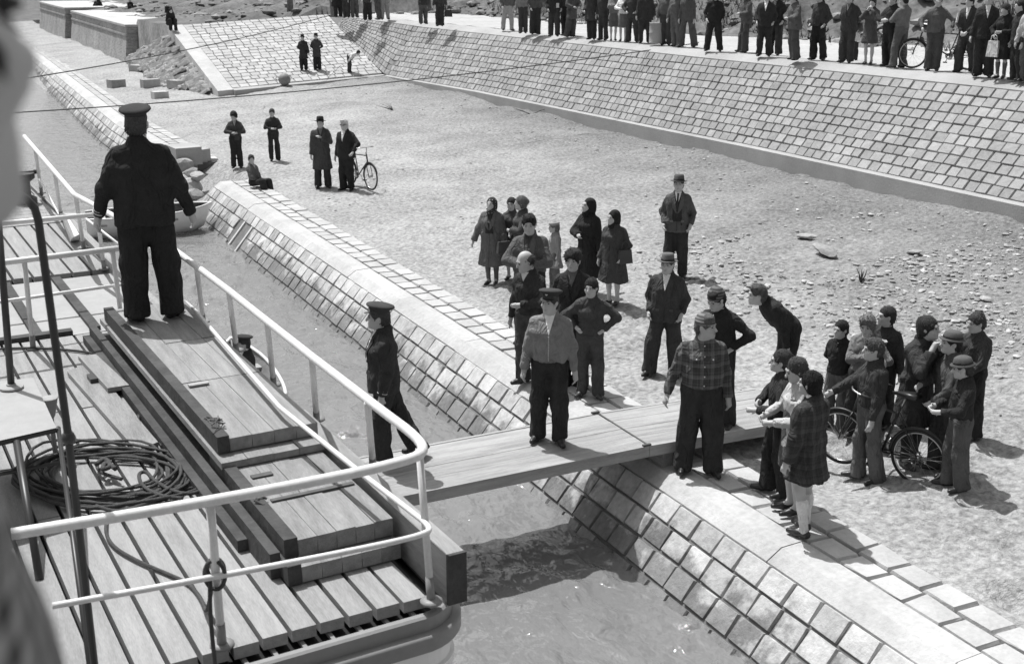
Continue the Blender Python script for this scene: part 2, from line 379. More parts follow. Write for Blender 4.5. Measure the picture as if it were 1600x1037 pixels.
# ------------------------------------------------------------------ stones
def stone_variant(i, m, name):
    r = random.Random(i); j = lambda a: r.uniform(-a, a)
    c = [(-.5, -.5), (.5, -.5), (.5, .5), (-.5, .5)]
    v = [(x, y, -.5) for x, y in c] + [(x * .985 + j(.012), y * .985 + j(.012), .22 + j(.08)) for x, y in c] + [(x * .93 + j(.025), y * .92 + j(.025), .5 + j(.09)) for x, y in c]
    v.append((j(.1), j(.1), .56 + j(.12)))
    f = []
    for a in (0, 4):
        for k in range(4): f.append((a + k, a + (k + 1) % 4, a + 4 + (k + 1) % 4, a + 4 + k))
    for k in range(4): f.append((8 + k, 8 + (k + 1) % 4, 12))
    me = bpy.data.meshes.new(name); me.from_pydata(v, [], f); me.materials.append(m); me.update(); return me
def stone_mat(p00, p10, p11, p01, gap, th, lift=0.0):    # frame of a stone filling a cell on a surface
    a = ((p10 - p00) + (p11 - p01)) / 2; b = ((p01 - p00) + (p11 - p10)) / 2
    c = (p00 + p10 + p11 + p01) / 4; n = a.cross(b).normalized(); A = a.normalized(); B = n.cross(A)
    la, lb = max(a.length - gap, .03), max(b.length - gap, .03)
    M = Matrix((A * la, b.normalized() * lb, n * th)).transposed().to_4x4()
    return Matrix.Translation(c + n * lift) @ M
def stone_objs(cells, name, meshes, parent, gap, th, jit=0.012):
    off = Matrix.Translation(-wloc(parent)); out = []
    for i, c in enumerate(cells):
        M = stone_mat(*c, gap + random.uniform(-.006, .012), th, random.uniform(-jit, jit))
        o = bpy.data.objects.new(name, meshes[i % len(meshes)]); COL.objects.link(o); o.parent = parent
        o.matrix_basis = off @ M; out.append(o)
    return out
def stone_stuff(cells, name, meshes, parent, gap, th, m, jit=0.012):
    mb = MB(); off = Matrix.Translation(-wloc(parent))
    for i, c in enumerate(cells):
        M = off @ stone_mat(*c, gap, th, random.uniform(-jit, jit)); me = meshes[i % len(meshes)]
        mb.add([M @ v.co for v in me.vertices], [tuple(p.vertices) for p in me.polygons])
    o = link(name, mb.mesh(name, m), parent); o['kind'] = 'stuff'; return o

QM = [stone_variant(i, M_QSTONE, 'quay_stone') for i in range(8)]
PM = [stone_variant(i + 20, M_PAVER, 'paver') for i in range(6)]
WM = [stone_variant(i + 40, M_WSTONE, 'revetment_stone') for i in range(8)]

def qoff(s): return float(np.interp(s, [34, 46, 78, 115], [0, -.2, .55, 1.1]))
def sweep(mb, prof, ss, off=lambda s: 0.0, capends=True):    # extrude an (n, z) profile along the quay
    k = len(prof); base = len(mb.v)
    for s in ss: mb.v += [(p[0] + off(s), s, p[1]) for p in prof]
    for i in range(len(ss) - 1):
        for j in range(k):
            l = (j + 1) % k
            mb.f.append((base + i * k + j, base + (i + 1) * k + j, base + (i + 1) * k + l, base + i * k + l))
    if capends:
        mb.f.append(tuple(base + j for j in range(k))); mb.f.append(tuple(base + (len(ss) - 1) * k + j for j in reversed(range(k))))
    return mb
SL = (6.43 - 7.0) / (-.80 + .12)                         # horizontal run per metre of drop of the stone face
def face_pt(s, d, o=0.0, off=0.0):                        # d metres below the coping along z, o outwards
    return Vector((7.0 + SL * (-d) * -1 * -1 + off - o * .77, s, -.12 - d - 0 + o * .64))
def quay(label, s0, s1, step, off=lambda s: 0.0, skip=None, stuff=False):
    root = thing('quay_wall', label, 'quay wall', (7.4, (s0 + s1) / 2, 0))
    ss = list(np.linspace(s0, s1, max(2, int((s1 - s0) / 1.5))))
    cuts = [s0]
    while cuts[-1] < s1 - 3.5: cuts.append(cuts[-1] + random.uniform(2.2, 3.2) * (1 if not stuff else 4))
    cuts.append(s1)
    for a, b in zip(cuts[:-1], cuts[1:]):
        j1, j2 = random.uniform(-.008, .008), random.uniform(-.008, .008)
        part('coping', sweep(MB(), [(7.0 + j2, -.30), (7.0 + j2, -.11 + j1), (7.17 + j2, j1), (7.44, .012 + j1), (7.44, -.30)], list(np.linspace(a + .004, b - .004, 4)), off), M_COPING, root)
    core = [(7.03, -.2), (6.985, -.118), (6.985 - SL * 1.52, -.118 - 1.52), (8.2, -1.8), (8.2, -.06), (7.442, -.055), (7.442, -.2)]
    part('mortar_bed', sweep(MB(), core, ss, off), M_JOINT, root)
    cells = []; d0 = .01; rows = [.0, .245, .50, .76, 1.02, 1.28]
    for r in range(len(rows) - 1):
        s = s0 + .02 - (r % 2) * .17
        while s < s1 - .1:
            w = step * random.uniform(.93, 1.07); a, b = max(s, s0), min(s + w, s1); s += w
            if b - a < .15: continue
            if skip and skip(a, b, rows[r]): continue
            P = lambda q, d: Vector((7.0 - SL * d + off(q), q, -.12 - d))
            k = .84                                      # rows are measured along the slope
            cells.append((P(b, rows[r] * k), P(a, rows[r] * k), P(a, rows[r + 1] * k), P(b, rows[r + 1] * k)))
    cells = [c if (c[1] - c[0]).cross(c[3] - c[0]).x < 0 else (c[1], c[0], c[3], c[2]) for c in cells]
    cells.sort(key=lambda c: (sum(c, Vector()) / 4 - CAM).length + (40 if sum(v.z for v in c) / 4 < -1.0 else 0))
    n_obj = 0 if stuff else 300
    stone_objs(cells[:n_obj], 'quay_stone', QM, root, .022, .085, .008)
    if cells[n_obj:]: stone_stuff(cells[n_obj:], 'quay_stonework', QM, root, .022, .085, mat('quay_stone_far', 0.42, 0.7, 0.20, 2.2, 0.16, 14, 0.6, 22, rnd=0.22, stain=(-0.56, 0.16, 0.45), island=True))
    pc = []
    for r, (n0, n1) in enumerate(((7.45, 7.75), (7.765, 8.08))):
        s = s0 + .1 * r
        while s < s1 - .1:
            w = step * 1.15 * random.uniform(.95, 1.05); b = min(s + w, s1)
            if b - s > .15: pc.append((Vector((n0 + off(s), s, 0)), Vector((n1 + off(s), s, 0)), Vector((n1 + off(b), b, 0)), Vector((n0 + off(b), b, 0))))
            s += w
    pc.sort(key=lambda c: (c[0] - CAM).length)
    for c in pc: 
        for v in c: v.z = -.035
    stone_objs(pc[:0 if stuff else 300], 'paver', PM, root, .018, .10, .008)
    if stuff: stone_stuff(pc, 'paving', PM, root, .018, .10, mat('paver_far', 0.42, 0.85, 0.12, 2.0, 0.10, 20, 0.5, 25, rnd=0.10, island=True), .008)
    return root
PK0, PK1 = 27.15, 28.15
q1 = quay('long stone faced quay with pale concrete coping, nearest the gangplank', -1.5, 31.6, .378, skip=lambda a, b, d: b > 27.0 and a < 27.75 and d > .2)
q2 = quay('far stretch of stone quay beyond the gap with boulders', 35.4, 110, .40, off=qoff, stuff=True)
# drain pocket in the near quay
mb = MB()
for a, b in ((27.0, 27.09), (27.66, 27.75)):
    P = lambda q, d, o: Vector((7.0 - SL * d - o * .77, q, -.12 - d + o * .64))
    mb.hexa([P(a, .9, -.3), P(b, .9, -.3), P(b, .2, -.3), P(a, .2, -.3)], [P(a, .9, .05), P(b, .9, .05), P(b, .2, .05), P(a, .2, .05)])
part('drain_surround', mb, M_COPING, q1)
mb = MB(); mb.hexa([P(27.09, .9, 0.0), P(27.66, .9, 0.0), P(27.66, .26, 0.0), P(27.09, .26, 0.0)], [P(27.09, .9, .012), P(27.66, .9, .012), P(27.66, .26, .012), P(27.09, .26, .012)])
part('drain_opening', mb, M_GAP, q1)

# ------------------------------------------------------------------ embankment (right, back) and ramp
def wall_pt(s, t, lift=0.0):
    b = Vector((KN, s, float(kerbz(s)))); e = Vector((float(ntop(s)) - .40, s, float(ztop(s)) - .15))
    if s > SV:
        k = min((s - SV) / (SE - SV), 1); b = Vector((KN - .1 + (20.1 - KN) * k, s, .66 + 2.17 * k)); e = Vector((float(ntop(s)) - .40 * (1 - k) - .02, s, float(ztop(s)) - .12 * (1 - k)))
    return b.lerp(e, t)
emb = thing('embankment', 'long sloping stone paved embankment below the crowd', 'embankment', (20, 25, 1))
ss = list(np.arange(-8, 61.9, 1.0)) + [61.95]
mb = MB()
for s in ss:
    dn = Vector((.012, 0, -.030)); mb.v += [tuple(wall_pt(s, t) + dn) for t in (0, .5, 1)]
for i in range(len(ss) - 1):
    for j in range(2): mb.f.append((i * 3 + j, i * 3 + j + 1, i * 3 + 4 + j, i * 3 + 3 + j))
part('joint_bed', mb, M_WJOINT, emb)
mb = MB(); kk = [s for s in ss if s <= 52.1]
for s in kk:
    z = float(kerbz(s)); mb.v += [(KN - .19, s, -.2), (KN - .19, s, z - .015), (KN + .0, s, z + .012), (KN + .03, s, -.2)]
for i in range(len(kk) - 1):
    for j in range(3): mb.f.append((i * 4 + j, i * 4 + 4 + j, i * 4 + 5 + j, i * 4 + 1 + j))
part('kerb', mb, M_CONC, emb)
mb = MB()
for s in ss:
    e = wall_pt(s, 1.0); t = float(ntop(s)); z = float(ztop(s))
    mb.v += [tuple(e + Vector((.0, 0, -.1))), tuple(e + Vector((-.01, 0, .03))), (t - .1, s, z + .02), (t + .42, s, z + .035), (t + .42, s, z - .2)]
for i in range(len(ss) - 1):
    for j in range(4): mb.f.append((i * 5 + j, i * 5 + 5 + j, i * 5 + 6 + j, i * 5 + 1 + j))
part('coping', mb, M_CONC, emb)
cells = []; NR = 10
for r in range(NR):
    s = -8 + random.random() * .3
    while s < 61.5:
        w = .33 * random.uniform(.85, 1.15)
        t0, t1 = r / NR, (r + 1) / NR
        if (wall_pt(s, 1) - wall_pt(s, 0)).length > .7:
            cells.append((wall_pt(s + w, t0), wall_pt(s + w, t1), wall_pt(s, t1), wall_pt(s, t0)))
        s += w
cells = [(c[3], c[2], c[1], c[0]) for c in cells]
cells = [(c[0], c[1], c[2], c[3]) for c in cells]
# make every cell wind so that its normal points up
cells = [c if (c[1] - c[0]).cross(c[3] - c[0]).z > 0 else (c[1], c[0], c[3], c[2]) for c in cells]
def vis_size(c):
    p = [proj(v) for v in c]; x = sum(q[0] for q in p) / 4; y = sum(q[1] for q in p) / 4
    return -depth(c[0]) if -20 < x < 1620 and y > -20 else -1000
cells.sort(key=vis_size, reverse=True)
stone_objs(cells[:300], 'revetment_stone', WM, emb, .018, .06)
stone_stuff(cells[300:], 'revetment_stonework', WM, emb, .018, .06, M_WSTONE_I)

R00, R10, R11, R01 = Vector((11.9, 51.1, .33)), Vector((19.35, 51.85, .66)), Vector((20.15, 62.0, 2.87)), Vector((12.2, 61.9, 2.47))
def ramp_z(n, s):
    u = min(max((n - 11.9) / 7.5, 0), 1)
    for _ in range(4):
        a, b = R00.lerp(R10, u), R01.lerp(R11, u); v = (s - a.y) / (b.y - a.y); x0 = R00.lerp(R01, v).x; x1 = R10.lerp(R11, v).x; u = (n - x0) / (x1 - x0)
    return a.lerp(b, v).z + .045
def ramp_pt(u, v): return R00.lerp(R10, u).lerp(R01.lerp(R11, u), v)
ramp = thing('paved_ramp', 'pale stone paved slope where two men in overcoats stand', 'paved slope', (14, 52, .6))
mb = MB(); mb.hexa([R00 - Vector((0, 0, 1.2)), R10 - Vector((0, 0, 1.5)), R11 - Vector((0, 0, 3)), R01 - Vector((0, 0, 3))], [p - Vector((0, 0, .06)) for p in (R00, R10, R11, R01)])
part('joint_bed', mb, M_WJOINT, ramp)
cells = []
for r in range(22):
    u = .07
    while u < .985:
        w = .052 * random.uniform(.88, 1.12); v0, v1 = .02 + r * .0445, .02 + (r + 1) * .0445; u1 = min(u + w, 1)
        cells.append((ramp_pt(u, v0), ramp_pt(u1, v0), ramp_pt(u1, v1), ramp_pt(u, v1))); u += w
stone_stuff(cells, 'ramp_stonework', WM, ramp, .03, .09, M_RSTONE, .006)
mb = MB(); d = Vector((0, 0, .05)); lo = Vector((0, 0, .6))
mb.hexa([R00 - Vector((.15, .05, .6)), ramp_pt(.07, 0) - lo, ramp_pt(.07, 1) - lo, R01 - Vector((.15, 0, .6))], [R00 - Vector((.15, .05, 0)) + d, ramp_pt(.07, 0) + d, ramp_pt(.07, 1) + d, R01 - Vector((.15, 0, 0)) + d])
part('side_coping', mb, M_COPING, ramp)
mb = MB(); mb.hexa([ramp_pt(.07, 0) - Vector((0, .2, .5)), R10 - Vector((0, .2, .4)), R10 - Vector((0, -.14, .4)), ramp_pt(.07, 0.02) - Vector((0, 0, .5))], [ramp_pt(.07, 0) - Vector((0, .2, -.03)), R10 - Vector((0, .2, -.02)), R10 - Vector((0, -.14, -.03)), ramp_pt(.07, .02) + Vector((0, 0, .035))])
part('kerb', mb, M_CONC, ramp)
#MARK_SETTING
# ------------------------------------------------------------------ brick wall, rubble
def brick_mat():
    m = mat('old_brickwork', 0.33, 0.9, 0.25, 0.7, 0.2, 7, spec=0.1); t = m.node_tree; N = t.nodes; L = t.links
    b = N['Principled BSDF']; src = b.inputs['Base Color'].links[0].from_socket
    g = N.new('ShaderNodeNewGeometry'); s = N.new('ShaderNodeSeparateXYZ'); L.new(g.outputs['Position'], s.inputs[0])
    a = N.new('ShaderNodeMath'); L.new(s.outputs['X'], a.inputs[0]); L.new(s.outputs['Y'], a.inputs[1])
    c = N.new('ShaderNodeCombineXYZ'); L.new(a.outputs[0], c.inputs[0]); L.new(s.outputs['Z'], c.inputs[1])
    k = N.new('ShaderNodeTexBrick'); L.new(c.outputs[0], k.inputs['Vector']); k.inputs['Scale'].default_value = 1.0
    k.inputs['Brick Width'].default_value = .27; k.inputs['Row Height'].default_value = .085; k.inputs['Mortar Size'].default_value = .008
    k.inputs['Color1'].default_value = (1, 1, 1, 1); k.inputs['Color2'].default_value = (.7, .7, .7, 1); k.inputs['Mortar'].default_value = (1.25, 1.25, 1.25, 1)
    mx = N.new('ShaderNodeMix'); mx.data_type = 'RGBA'; mx.blend_type = 'MULTIPLY'; mx.inputs[0].default_value = 1
    L.new(src, mx.inputs[6]); L.new(k.outputs[0], mx.inputs[7]); L.new(mx.outputs[2], b.inputs['Base Color']); return m
M_BW = brick_mat()
def brick_wall(label, s0, s1, n1, top, setb=0.0):
    w = thing('brick_wall', label, 'brick wall', (11.7 + setb, s0, 0))
    x0 = 11.55 + setb
    part('wall', MB().hexa([(x0 - .35, s0 - .3, -.6), (n1, s0 - .3, -.6), (n1, s1, -.6), (x0 - .35, s1, -.6)], [(x0, s0, top - .55), (n1, s0, top - .55), (n1, s1, top - .55), (x0, s1, top - .55)]), M_BW, w)
    part('string_course', MB().hexa([(x0 - .07, s0 - .07, top - .55), (n1, s0 - .07, top - .55), (n1, s1, top - .55), (x0 - .07, s1, top - .55)], [(x0 - .07, s0 - .07, top - .45), (n1, s0 - .07, top - .45), (n1, s1, top - .45), (x0 - .07, s1, top - .45)]), M_BW, w)
    part('parapet', MB().hexa([(x0, s0, top - .45), (n1, s0, top - .45), (n1, s1, top - .45), (x0, s1, top - .45)], [(x0, s0, top - .06), (n1, s0, top - .06), (n1, s1, top - .06), (x0, s1, top - .06)]), M_BW, w)
    part('capstone', MB().hexa([(x0 - .06, s0 - .06, top - .06), (n1, s0 - .06, top - .06), (n1, s1, top - .06), (x0 - .06, s1, top - .06)], [(x0 - .06, s0 - .06, top + .06), (n1, s0 - .06, top + .06), (n1, s1, top + .06), (x0 - .06, s1, top + .06)]), M_COPING, w)
    return w
brick_wall('old brick retaining wall beside the paved slope, nearer block with pale cap', 71, 93.4, 19.5, 2.12)
brick_wall('farther block of the old brick wall by the river', 95.6, 112, 17, 2.25, -.15)

def rock_mesh(seed, m, name, n=2, squash=.7):
    import bmesh
    bm = bmesh.new(); bmesh.ops.create_icosphere(bm, subdivisions=n, radius=.5); r = random.Random(seed)
    ax = [Vector((r.uniform(-1, 1), r.uniform(-1, 1), r.uniform(-1, 1))).normalized() for _ in range(9)]; dd = [r.uniform(.26, .42) for _ in ax]
    for v in bm.verts:
        for a, d in zip(ax, dd):
            k = v.co.dot(a)
            if k > d: v.co -= a * (k - d) * .92
        v.co.z *= squash
    me = bpy.data.meshes.new(name); bm.to_mesh(me); bm.free(); me.materials.append(m); return me
RK = [rock_mesh(i, M_ROCK, 'boulder') for i in range(8)]
def rock(px, py, z, size, label, name='boulder', cat='boulder', group=None, i=0, sc=(1, 1, 1)):
    p = at(px, py, z) if z is not None else on(px, py, lambda a, b: float(beach_f(np.float64(a), np.float64(b)))); o = link(name, RK[i % 8], None, p + Vector((0, 0, size * .2))); o.scale = [size * k for k in sc]
    o.rotation_euler = (random.uniform(-.3, .3), random.uniform(-.3, .3), random.uniform(0, 6)); tag(o, label, cat, group); return o
G = 'boulders piled in the gap between the quays'
for i, (x, y, s, z, l) in enumerate([(285, 268, .75, -.2, 'pale flat boulder topmost in the quay gap'), (296, 283, .7, -.35, 'rounded boulder second from top in the quay gap'), (283, 296, .8, -.5, 'dark boulder beside the captain in the quay gap'),
    (301, 297, .65, -.5, 'round pale boulder above the rowboat'), (290, 308, .7, -.6, 'low boulder just behind the rowboat'), (305, 309, .5, -.55, 'small boulder right behind the rowboat rim'), (272, 280, .8, -.4, 'boulder half hidden behind the captain sleeve'), (308, 281, .45, -.2, 'small boulder at the sandy side of the quay gap')]):
    rock(x, y, z, s, l, group=G, i=i)
def block(px, py, z, size, ang, label, m=None, cat='stone block'):
    p = at(px, py, z) if z is not None else on(px, py, lambda a, b: float(beach_f(np.float64(a), np.float64(b))))
    o = part('stone_block', MB().box((p.x, p.y, p.z + size[2] * .4), size, ang), m or M_CONC); tag(o, label, cat, 'loose stone blocks on the bank'); return o
block(288, 252, 0, (.75, 1.0, .5), .1, 'broken coping block at the end of the far quay')
block(305, 250, 0, (.7, .55, .35), .5, 'loose square block just inland of the far quay end')
for x, y, l in [(235, 136, 'squared block left above the captain cap'), (250, 153, 'squared block on sand right above the captain cap'), (303, 135, 'square block lowest beside the paved slope foot'), (322, 126, 'block leaning against the paved slope edge'), (306, 124, 'grey block between others at the paved slope foot'), (240, 115, 'small wedge block on sand below the brick wall'), (182, 136, 'small dark block on sand near the far quay'), (215, 112, 'little block below the brick wall corner'), (275, 137, 'flat pale slab left of the paved slope foot')]:
    block(x, y, None, (random.uniform(.5, .9), random.uniform(.4, .6), random.uniform(.22, .4)), random.uniform(0, 3), l, M_ROCK)
mb = MB()
A0, A1, B0, B1 = Vector((11.7, 51.8, .25)), Vector((12.0, 61.8, 2.05)), Vector((10.6, 57, .12)), Vector((11.4, 70.3, .5))
for k in range(420):
    u, v = random.random(), random.random(); c = A0.lerp(A1, v).lerp(B0.lerp(B1, v), u); z = Matrix.Rotation(random.uniform(0, 6), 4, 'Z')
    M = Matrix.Translation(c) @ Matrix.Rotation(-.35, 4, 'X') @ Matrix.Rotation(-.3, 4, 'Y') @ Matrix.Rotation(random.uniform(-.2, .2), 4, 'X') @ z @ Matrix.Diagonal((random.uniform(.3, .62), random.uniform(.25, .42), random.uniform(.08, .18), 1))
    me = WM[k % 8]; mb.add([M @ q.co for q in me.vertices], [tuple(p.vertices) for p in me.polygons])
mb.hexa([A0 - Vector((0, 0, 1.2)), A1 - Vector((0, 0, 2)), B1 - Vector((0, 0, 1.5)), B0 - Vector((0, 0, 1))], [A0 - Vector((0, 0, .1)), A1 - Vector((0, 0, .1)), B1 - Vector((0, 0, .1)), B0 - Vector((0, 0, .1))])
o = part('rubble_slope', mb, mat('rubble_slab', 0.50, 0.9, 0.10, 1.0, 0.12, 12, 0.4, 25, rnd=0.12, island=True)); tag(o, kind='stuff')
# pebbles and clods over the sand, scrub on the dark bank
def scatter(name, n, pick, m, smin, smax, squash=.55, bury=.1, kind='stuff'):
    base = [rock_mesh(90 + i, m, 'clod', 1, squash) for i in range(5)]; V, F, o = [], [], 0
    arr = [(np.array([v.co[:] for v in b.vertices]), np.array([p.vertices[:] for p in b.polygons])) for b in base]
    for k in range(n):
        x, y, z = pick(); s = smin + (smax - smin) * random.random() ** 4; bv, bf = arr[k % 5]; a = random.uniform(0, 6.28); c, q = math.cos(a), math.sin(a)
        w = bv * np.array([s * random.uniform(.7, 1.6), s, s]); w = np.stack([w[:, 0] * c - w[:, 1] * q + x, w[:, 0] * q + w[:, 1] * c + y, w[:, 2] + z + s * bury], -1)
        V.append(w); F.append(bf + o); o += len(bv)
    for b in base: bpy.data.meshes.remove(b)
    ob = link(name, npmesh(name, np.concatenate(V), np.concatenate(F), m, False)); ob['kind'] = kind; return ob
def pick_sand():
    while True:
        n_ = random.uniform(8.3, 19.2); s_ = 4 + 46 * random.random() ** 1.6
        if vnoise(np.float64(n_ * .45), np.float64(s_ * .3), 33) + random.uniform(-.2, .2) + (n_ - 14) * .05 - max(0, s_ - 22) * .01 > .06: break
    return n_, s_, float(beach_f(np.float64(n_), np.float64(s_)))
scatter('pebbles', 2200, pick_sand, M_PEB, .012, .12)
def pick_gravel():
    while True:
        n_ = random.gauss(15.0, 1.7); s_ = random.uniform(6, 19)
        if 11 < n_ < 19.2 and vnoise(np.float64(n_ * .5), np.float64(s_ * .4), 35) + random.uniform(-.25, .25) > .08: return n_, s_, float(beach_f(np.float64(n_), np.float64(s_)))
scatter('gravel', 5200, pick_gravel, M_PEB, .02, .15)
def pick_bank():
    n_ = 26.5 + 8 * random.random(); s_ = random.uniform(-5, 62); return n_, s_, float(plateau_f(np.float64(n_), np.float64(s_)))
scatter('earth_clods', 2600, pick_bank, mat('earth_clod', 0.17, .95, .3, 2, rnd=.5, island=True), .08, .75, .5)
def pick_far():
    n_ = random.uniform(14, 30); s_ = random.uniform(60, 100); return n_, s_, float(plateau_f(np.float64(n_), np.float64(s_)))
scatter('far_clods', 900, pick_far, mat('earth_clod_far', 0.2, .95, .3, 2, rnd=.5, island=True), .1, .9, .5)
# scrub
V, F = [], []
for k in range(5200):
    n_ = 27.3 + 7.5 * random.random(); s_ = random.uniform(4, 66); z_ = float(plateau_f(np.float64(n_), np.float64(s_)))
    if vnoise(np.float64(n_ * .4), np.float64(s_ * .35), 51) < -.02: continue
    for q in range(3):
        a = random.uniform(0, 6.28); l = random.uniform(.15, .5); w = .025; t = Vector((math.cos(a) * l * .6, math.sin(a) * l * .6, l)); b = Vector((n_ + random.uniform(-.15, .15), s_ + random.uniform(-.15, .15), z_ - .03)); sd_ = Vector((-math.sin(a), math.cos(a), 0)) * w
        o = len(V); V += [b - sd_, b + sd_, b + t]; F.append((o, o + 1, o + 2))
o = link('scrub', npmesh('scrub', [v[:] for v in V], F, M_SCRUB, False)); o['kind'] = 'stuff'
# larger rocks and twigs on the sand
for i, (x, y, s, l) in enumerate([(1290, 397, .42, 'broad pale flat rock on the sand below the embankment'), (1262, 374, .3, 'smaller pale rock beyond the broad flat rock'), (1187, 620, .16, 'small dark stone by the end of the gangplank'), (1428, 398, .28, 'long thin rock on the stony sand at right'), (1540, 470, .2, 'pale stone on the stony sand at far right')]):
    rock(x, y, None, s, l, 'rock', 'rock', i=i + 2, sc=(1.6, 1, .55))
def twig(px, py, label, upright=True, n=9, h=.35):
    p = on(px, py, lambda a, b: float(beach_f(np.float64(a), np.float64(b)))); mb = MB()
    for k in range(n):
        a = random.uniform(0, 6.28); d = Vector((math.cos(a) * .4, math.sin(a) * .4, 1 if upright else .12)).normalized() * h * random.uniform(.5, 1.1)
        mb.tube([p - Vector((0, 0, .02)), p + d * .5 + Vector((random.uniform(-.03, .03), 0, 0)), p + d], [.014, .01, .004], 5)
    tag(part('dry_twig', mb, M_DARKWOOD), label, 'plant')
twig(1345, 440, 'dry twiggy weed stump sticking up from the sand', True, 6, .24)
twig(615, 172, 'dead branches lying on sand below the embankment foot', False, 6, 1.0)
twig(830, 178, 'thin dead branch lying near the embankment kerb', False, 3, .9)

# ------------------------------------------------------------------ the ship
DZ = 2.3
def sh(u, v, z): return Vector((2.2 + u - .05 * (v - 5.3), v + .05 * u, z))
ship = thing('ship', 'white river ship with slatted upper deck and white tube railings', 'ship', sh(-3, 12, WZ))
outl = [sh(-6, 5.19, 0)] + [sh(-4.5 + 4.2 * k / 8, 5.19 + .04 * (k / 8) ** 2, 0) for k in range(9)]
cx, cy, cr = -.14, 5.50, .27
outl += [sh(cx + cr * math.sin(a), cy - cr * math.cos(a), 0) for a in [math.radians(x) for x in range(8, 91, 10)]]
outl += [sh(.14, v, 0) for v in (6, 8, 10, 12, 14, 16, 18, 20)] + [sh(-.2, 22, 0), sh(-.9, 26, 0), sh(-2.2, 30, 0), sh(-6, 30, 0)]
ctr = sh(-3, 14, 0)
def ring(off, z):
    r = []
    for i, p in enumerate(outl):
        a = outl[max(i - 1, 0)]; b = outl[min(i + 1, len(outl) - 1)]; t = (b - a).normalized(); nn = Vector((t.y, -t.x, 0)); r.append(Vector((p.x, p.y, z)) + nn * off)
    return r
def band(rings):
    mb = MB(); k = len(rings[0])
    for r in rings: mb.v += [tuple(p) for p in r]
    for i in range(len(rings) - 1):
        for j in range(k - 1): mb.f.append((i * k + j, i * k + j + 1, (i + 1) * k + j + 1, (i + 1) * k + j))
    return mb
part('hull', band([ring(-.06, -1.6), ring(-.02, .2), ring(0, 1.75), ring(.012, 1.755), ring(.012, 1.80), ring(0, 1.805), ring(.0, 1.88), ring(.02, 1.885), ring(.02, 1.93), ring(0, 1.935), ring(0, 2.16)]), M_HULL, ship)
part('rubbing_strake', band([ring(.0, 2.06), ring(.05, 2.065), ring(.06, 2.08), ring(.06, 2.145), ring(.05, 2.16), ring(.0, 2.165)]), M_GREY, ship, True)
part('gutter_rim', band([ring(.0, 2.16), ring(.010, 2.165), ring(.010, 2.240), ring(-.005, 2.25), ring(-.035, 2.25), ring(-.04, 2.20), ring(-.08, 2.19)]), M_GREY, ship)
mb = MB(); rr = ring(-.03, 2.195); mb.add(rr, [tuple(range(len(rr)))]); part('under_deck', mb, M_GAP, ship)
mb = MB()
for k in range(24): c = sh(-.14 - k * .151, 5.36, 2.215); mb.box(c, (.022, .22, .02), .05)
tag(part('gutter_bearer', mb, M_GREY, ship), kind='stuff')
def slab(u0, u1, v0, v1, z0, z1): return MB().hexa([sh(u0, v0, z0), sh(u1, v0, z0), sh(u1, v1, z0), sh(u0, v1, z0)], [sh(u0, v0, z1), sh(u1, v0, z1), sh(u1, v1, z1), sh(u0, v1, z1)])
for k in range(34):
    u1 = -.060 - k * .151; u0 = u1 - .127
    vs = [5.345 + random.uniform(-.012, .012), 7.30, 9.15, 11.12] if k % 2 == 0 else [5.345 + random.uniform(-.012, .012), 8.2, 11.12]
    if k < 5: vs = [vs[0], 11.12]
    for a, b in zip(vs[:-1], vs[1:]):
        part('deck_slat', slab(u0, u1, a, b - .018, 2.235, 2.30 + random.uniform(-.003, .003)), M_DECK, ship)
part('cross_beam', slab(-6, -.8, 11.14, 11.24, 2.22, 2.335), M_DARKWOOD, ship)
part('deck_cover', slab(-6, .05, 11.25, 13.42, 2.2, 2.262), M_PALEDECK, ship)
for k in range(7): part('batten', slab(-.62 - k * .5, -.53 - k * .5, 11.3, 13.40, 2.262, 2.30), M_DARKWOOD, ship)
for k in range(24):
    u1 = .0 - k * .2; part('deck_slat', slab(u1 - .172, u1, 13.5, 16.3, 2.235, 2.30 + random.uniform(-.003, .003)), M_DECK, ship)
for k in range(22):
    v0 = 16.34 + k * .24; part('deck_plank', slab(-6, .02 - max(0, v0 - 18) * .08, v0, v0 + .226, 2.235, 2.302), M_DECK, ship)
part('edge_board', slab(.035, .12, 7.75, 16.3, 2.2, 2.34), M_OLDWOOD, ship)
part('fender_timber', slab(.045, .15, 5.30, 7.72, 2.25, 2.53), M_OLDWOOD, ship)
part('fender_timber_end', slab(.043, .152, 5.275, 5.298, 2.245, 2.535), M_DARKWOOD, ship)
part('landing_ledge', slab(-.1, 1.3, 10.2, 12.2, .0, .16), M_OLDWOOD, ship)
part('bridge_floor', MB().box((-.45, -.6, 3.88), (3.4, 2.4, .08)), M_OLDWOOD, ship)
for x, y in ((-1.9, -1.5), (-1.9, .4), (1.0, -1.5), (1.0, .4)): part('bridge_post', MB().tube([(x, y, -.9), (x, y, 3.84)], .05), M_BLACK, ship)
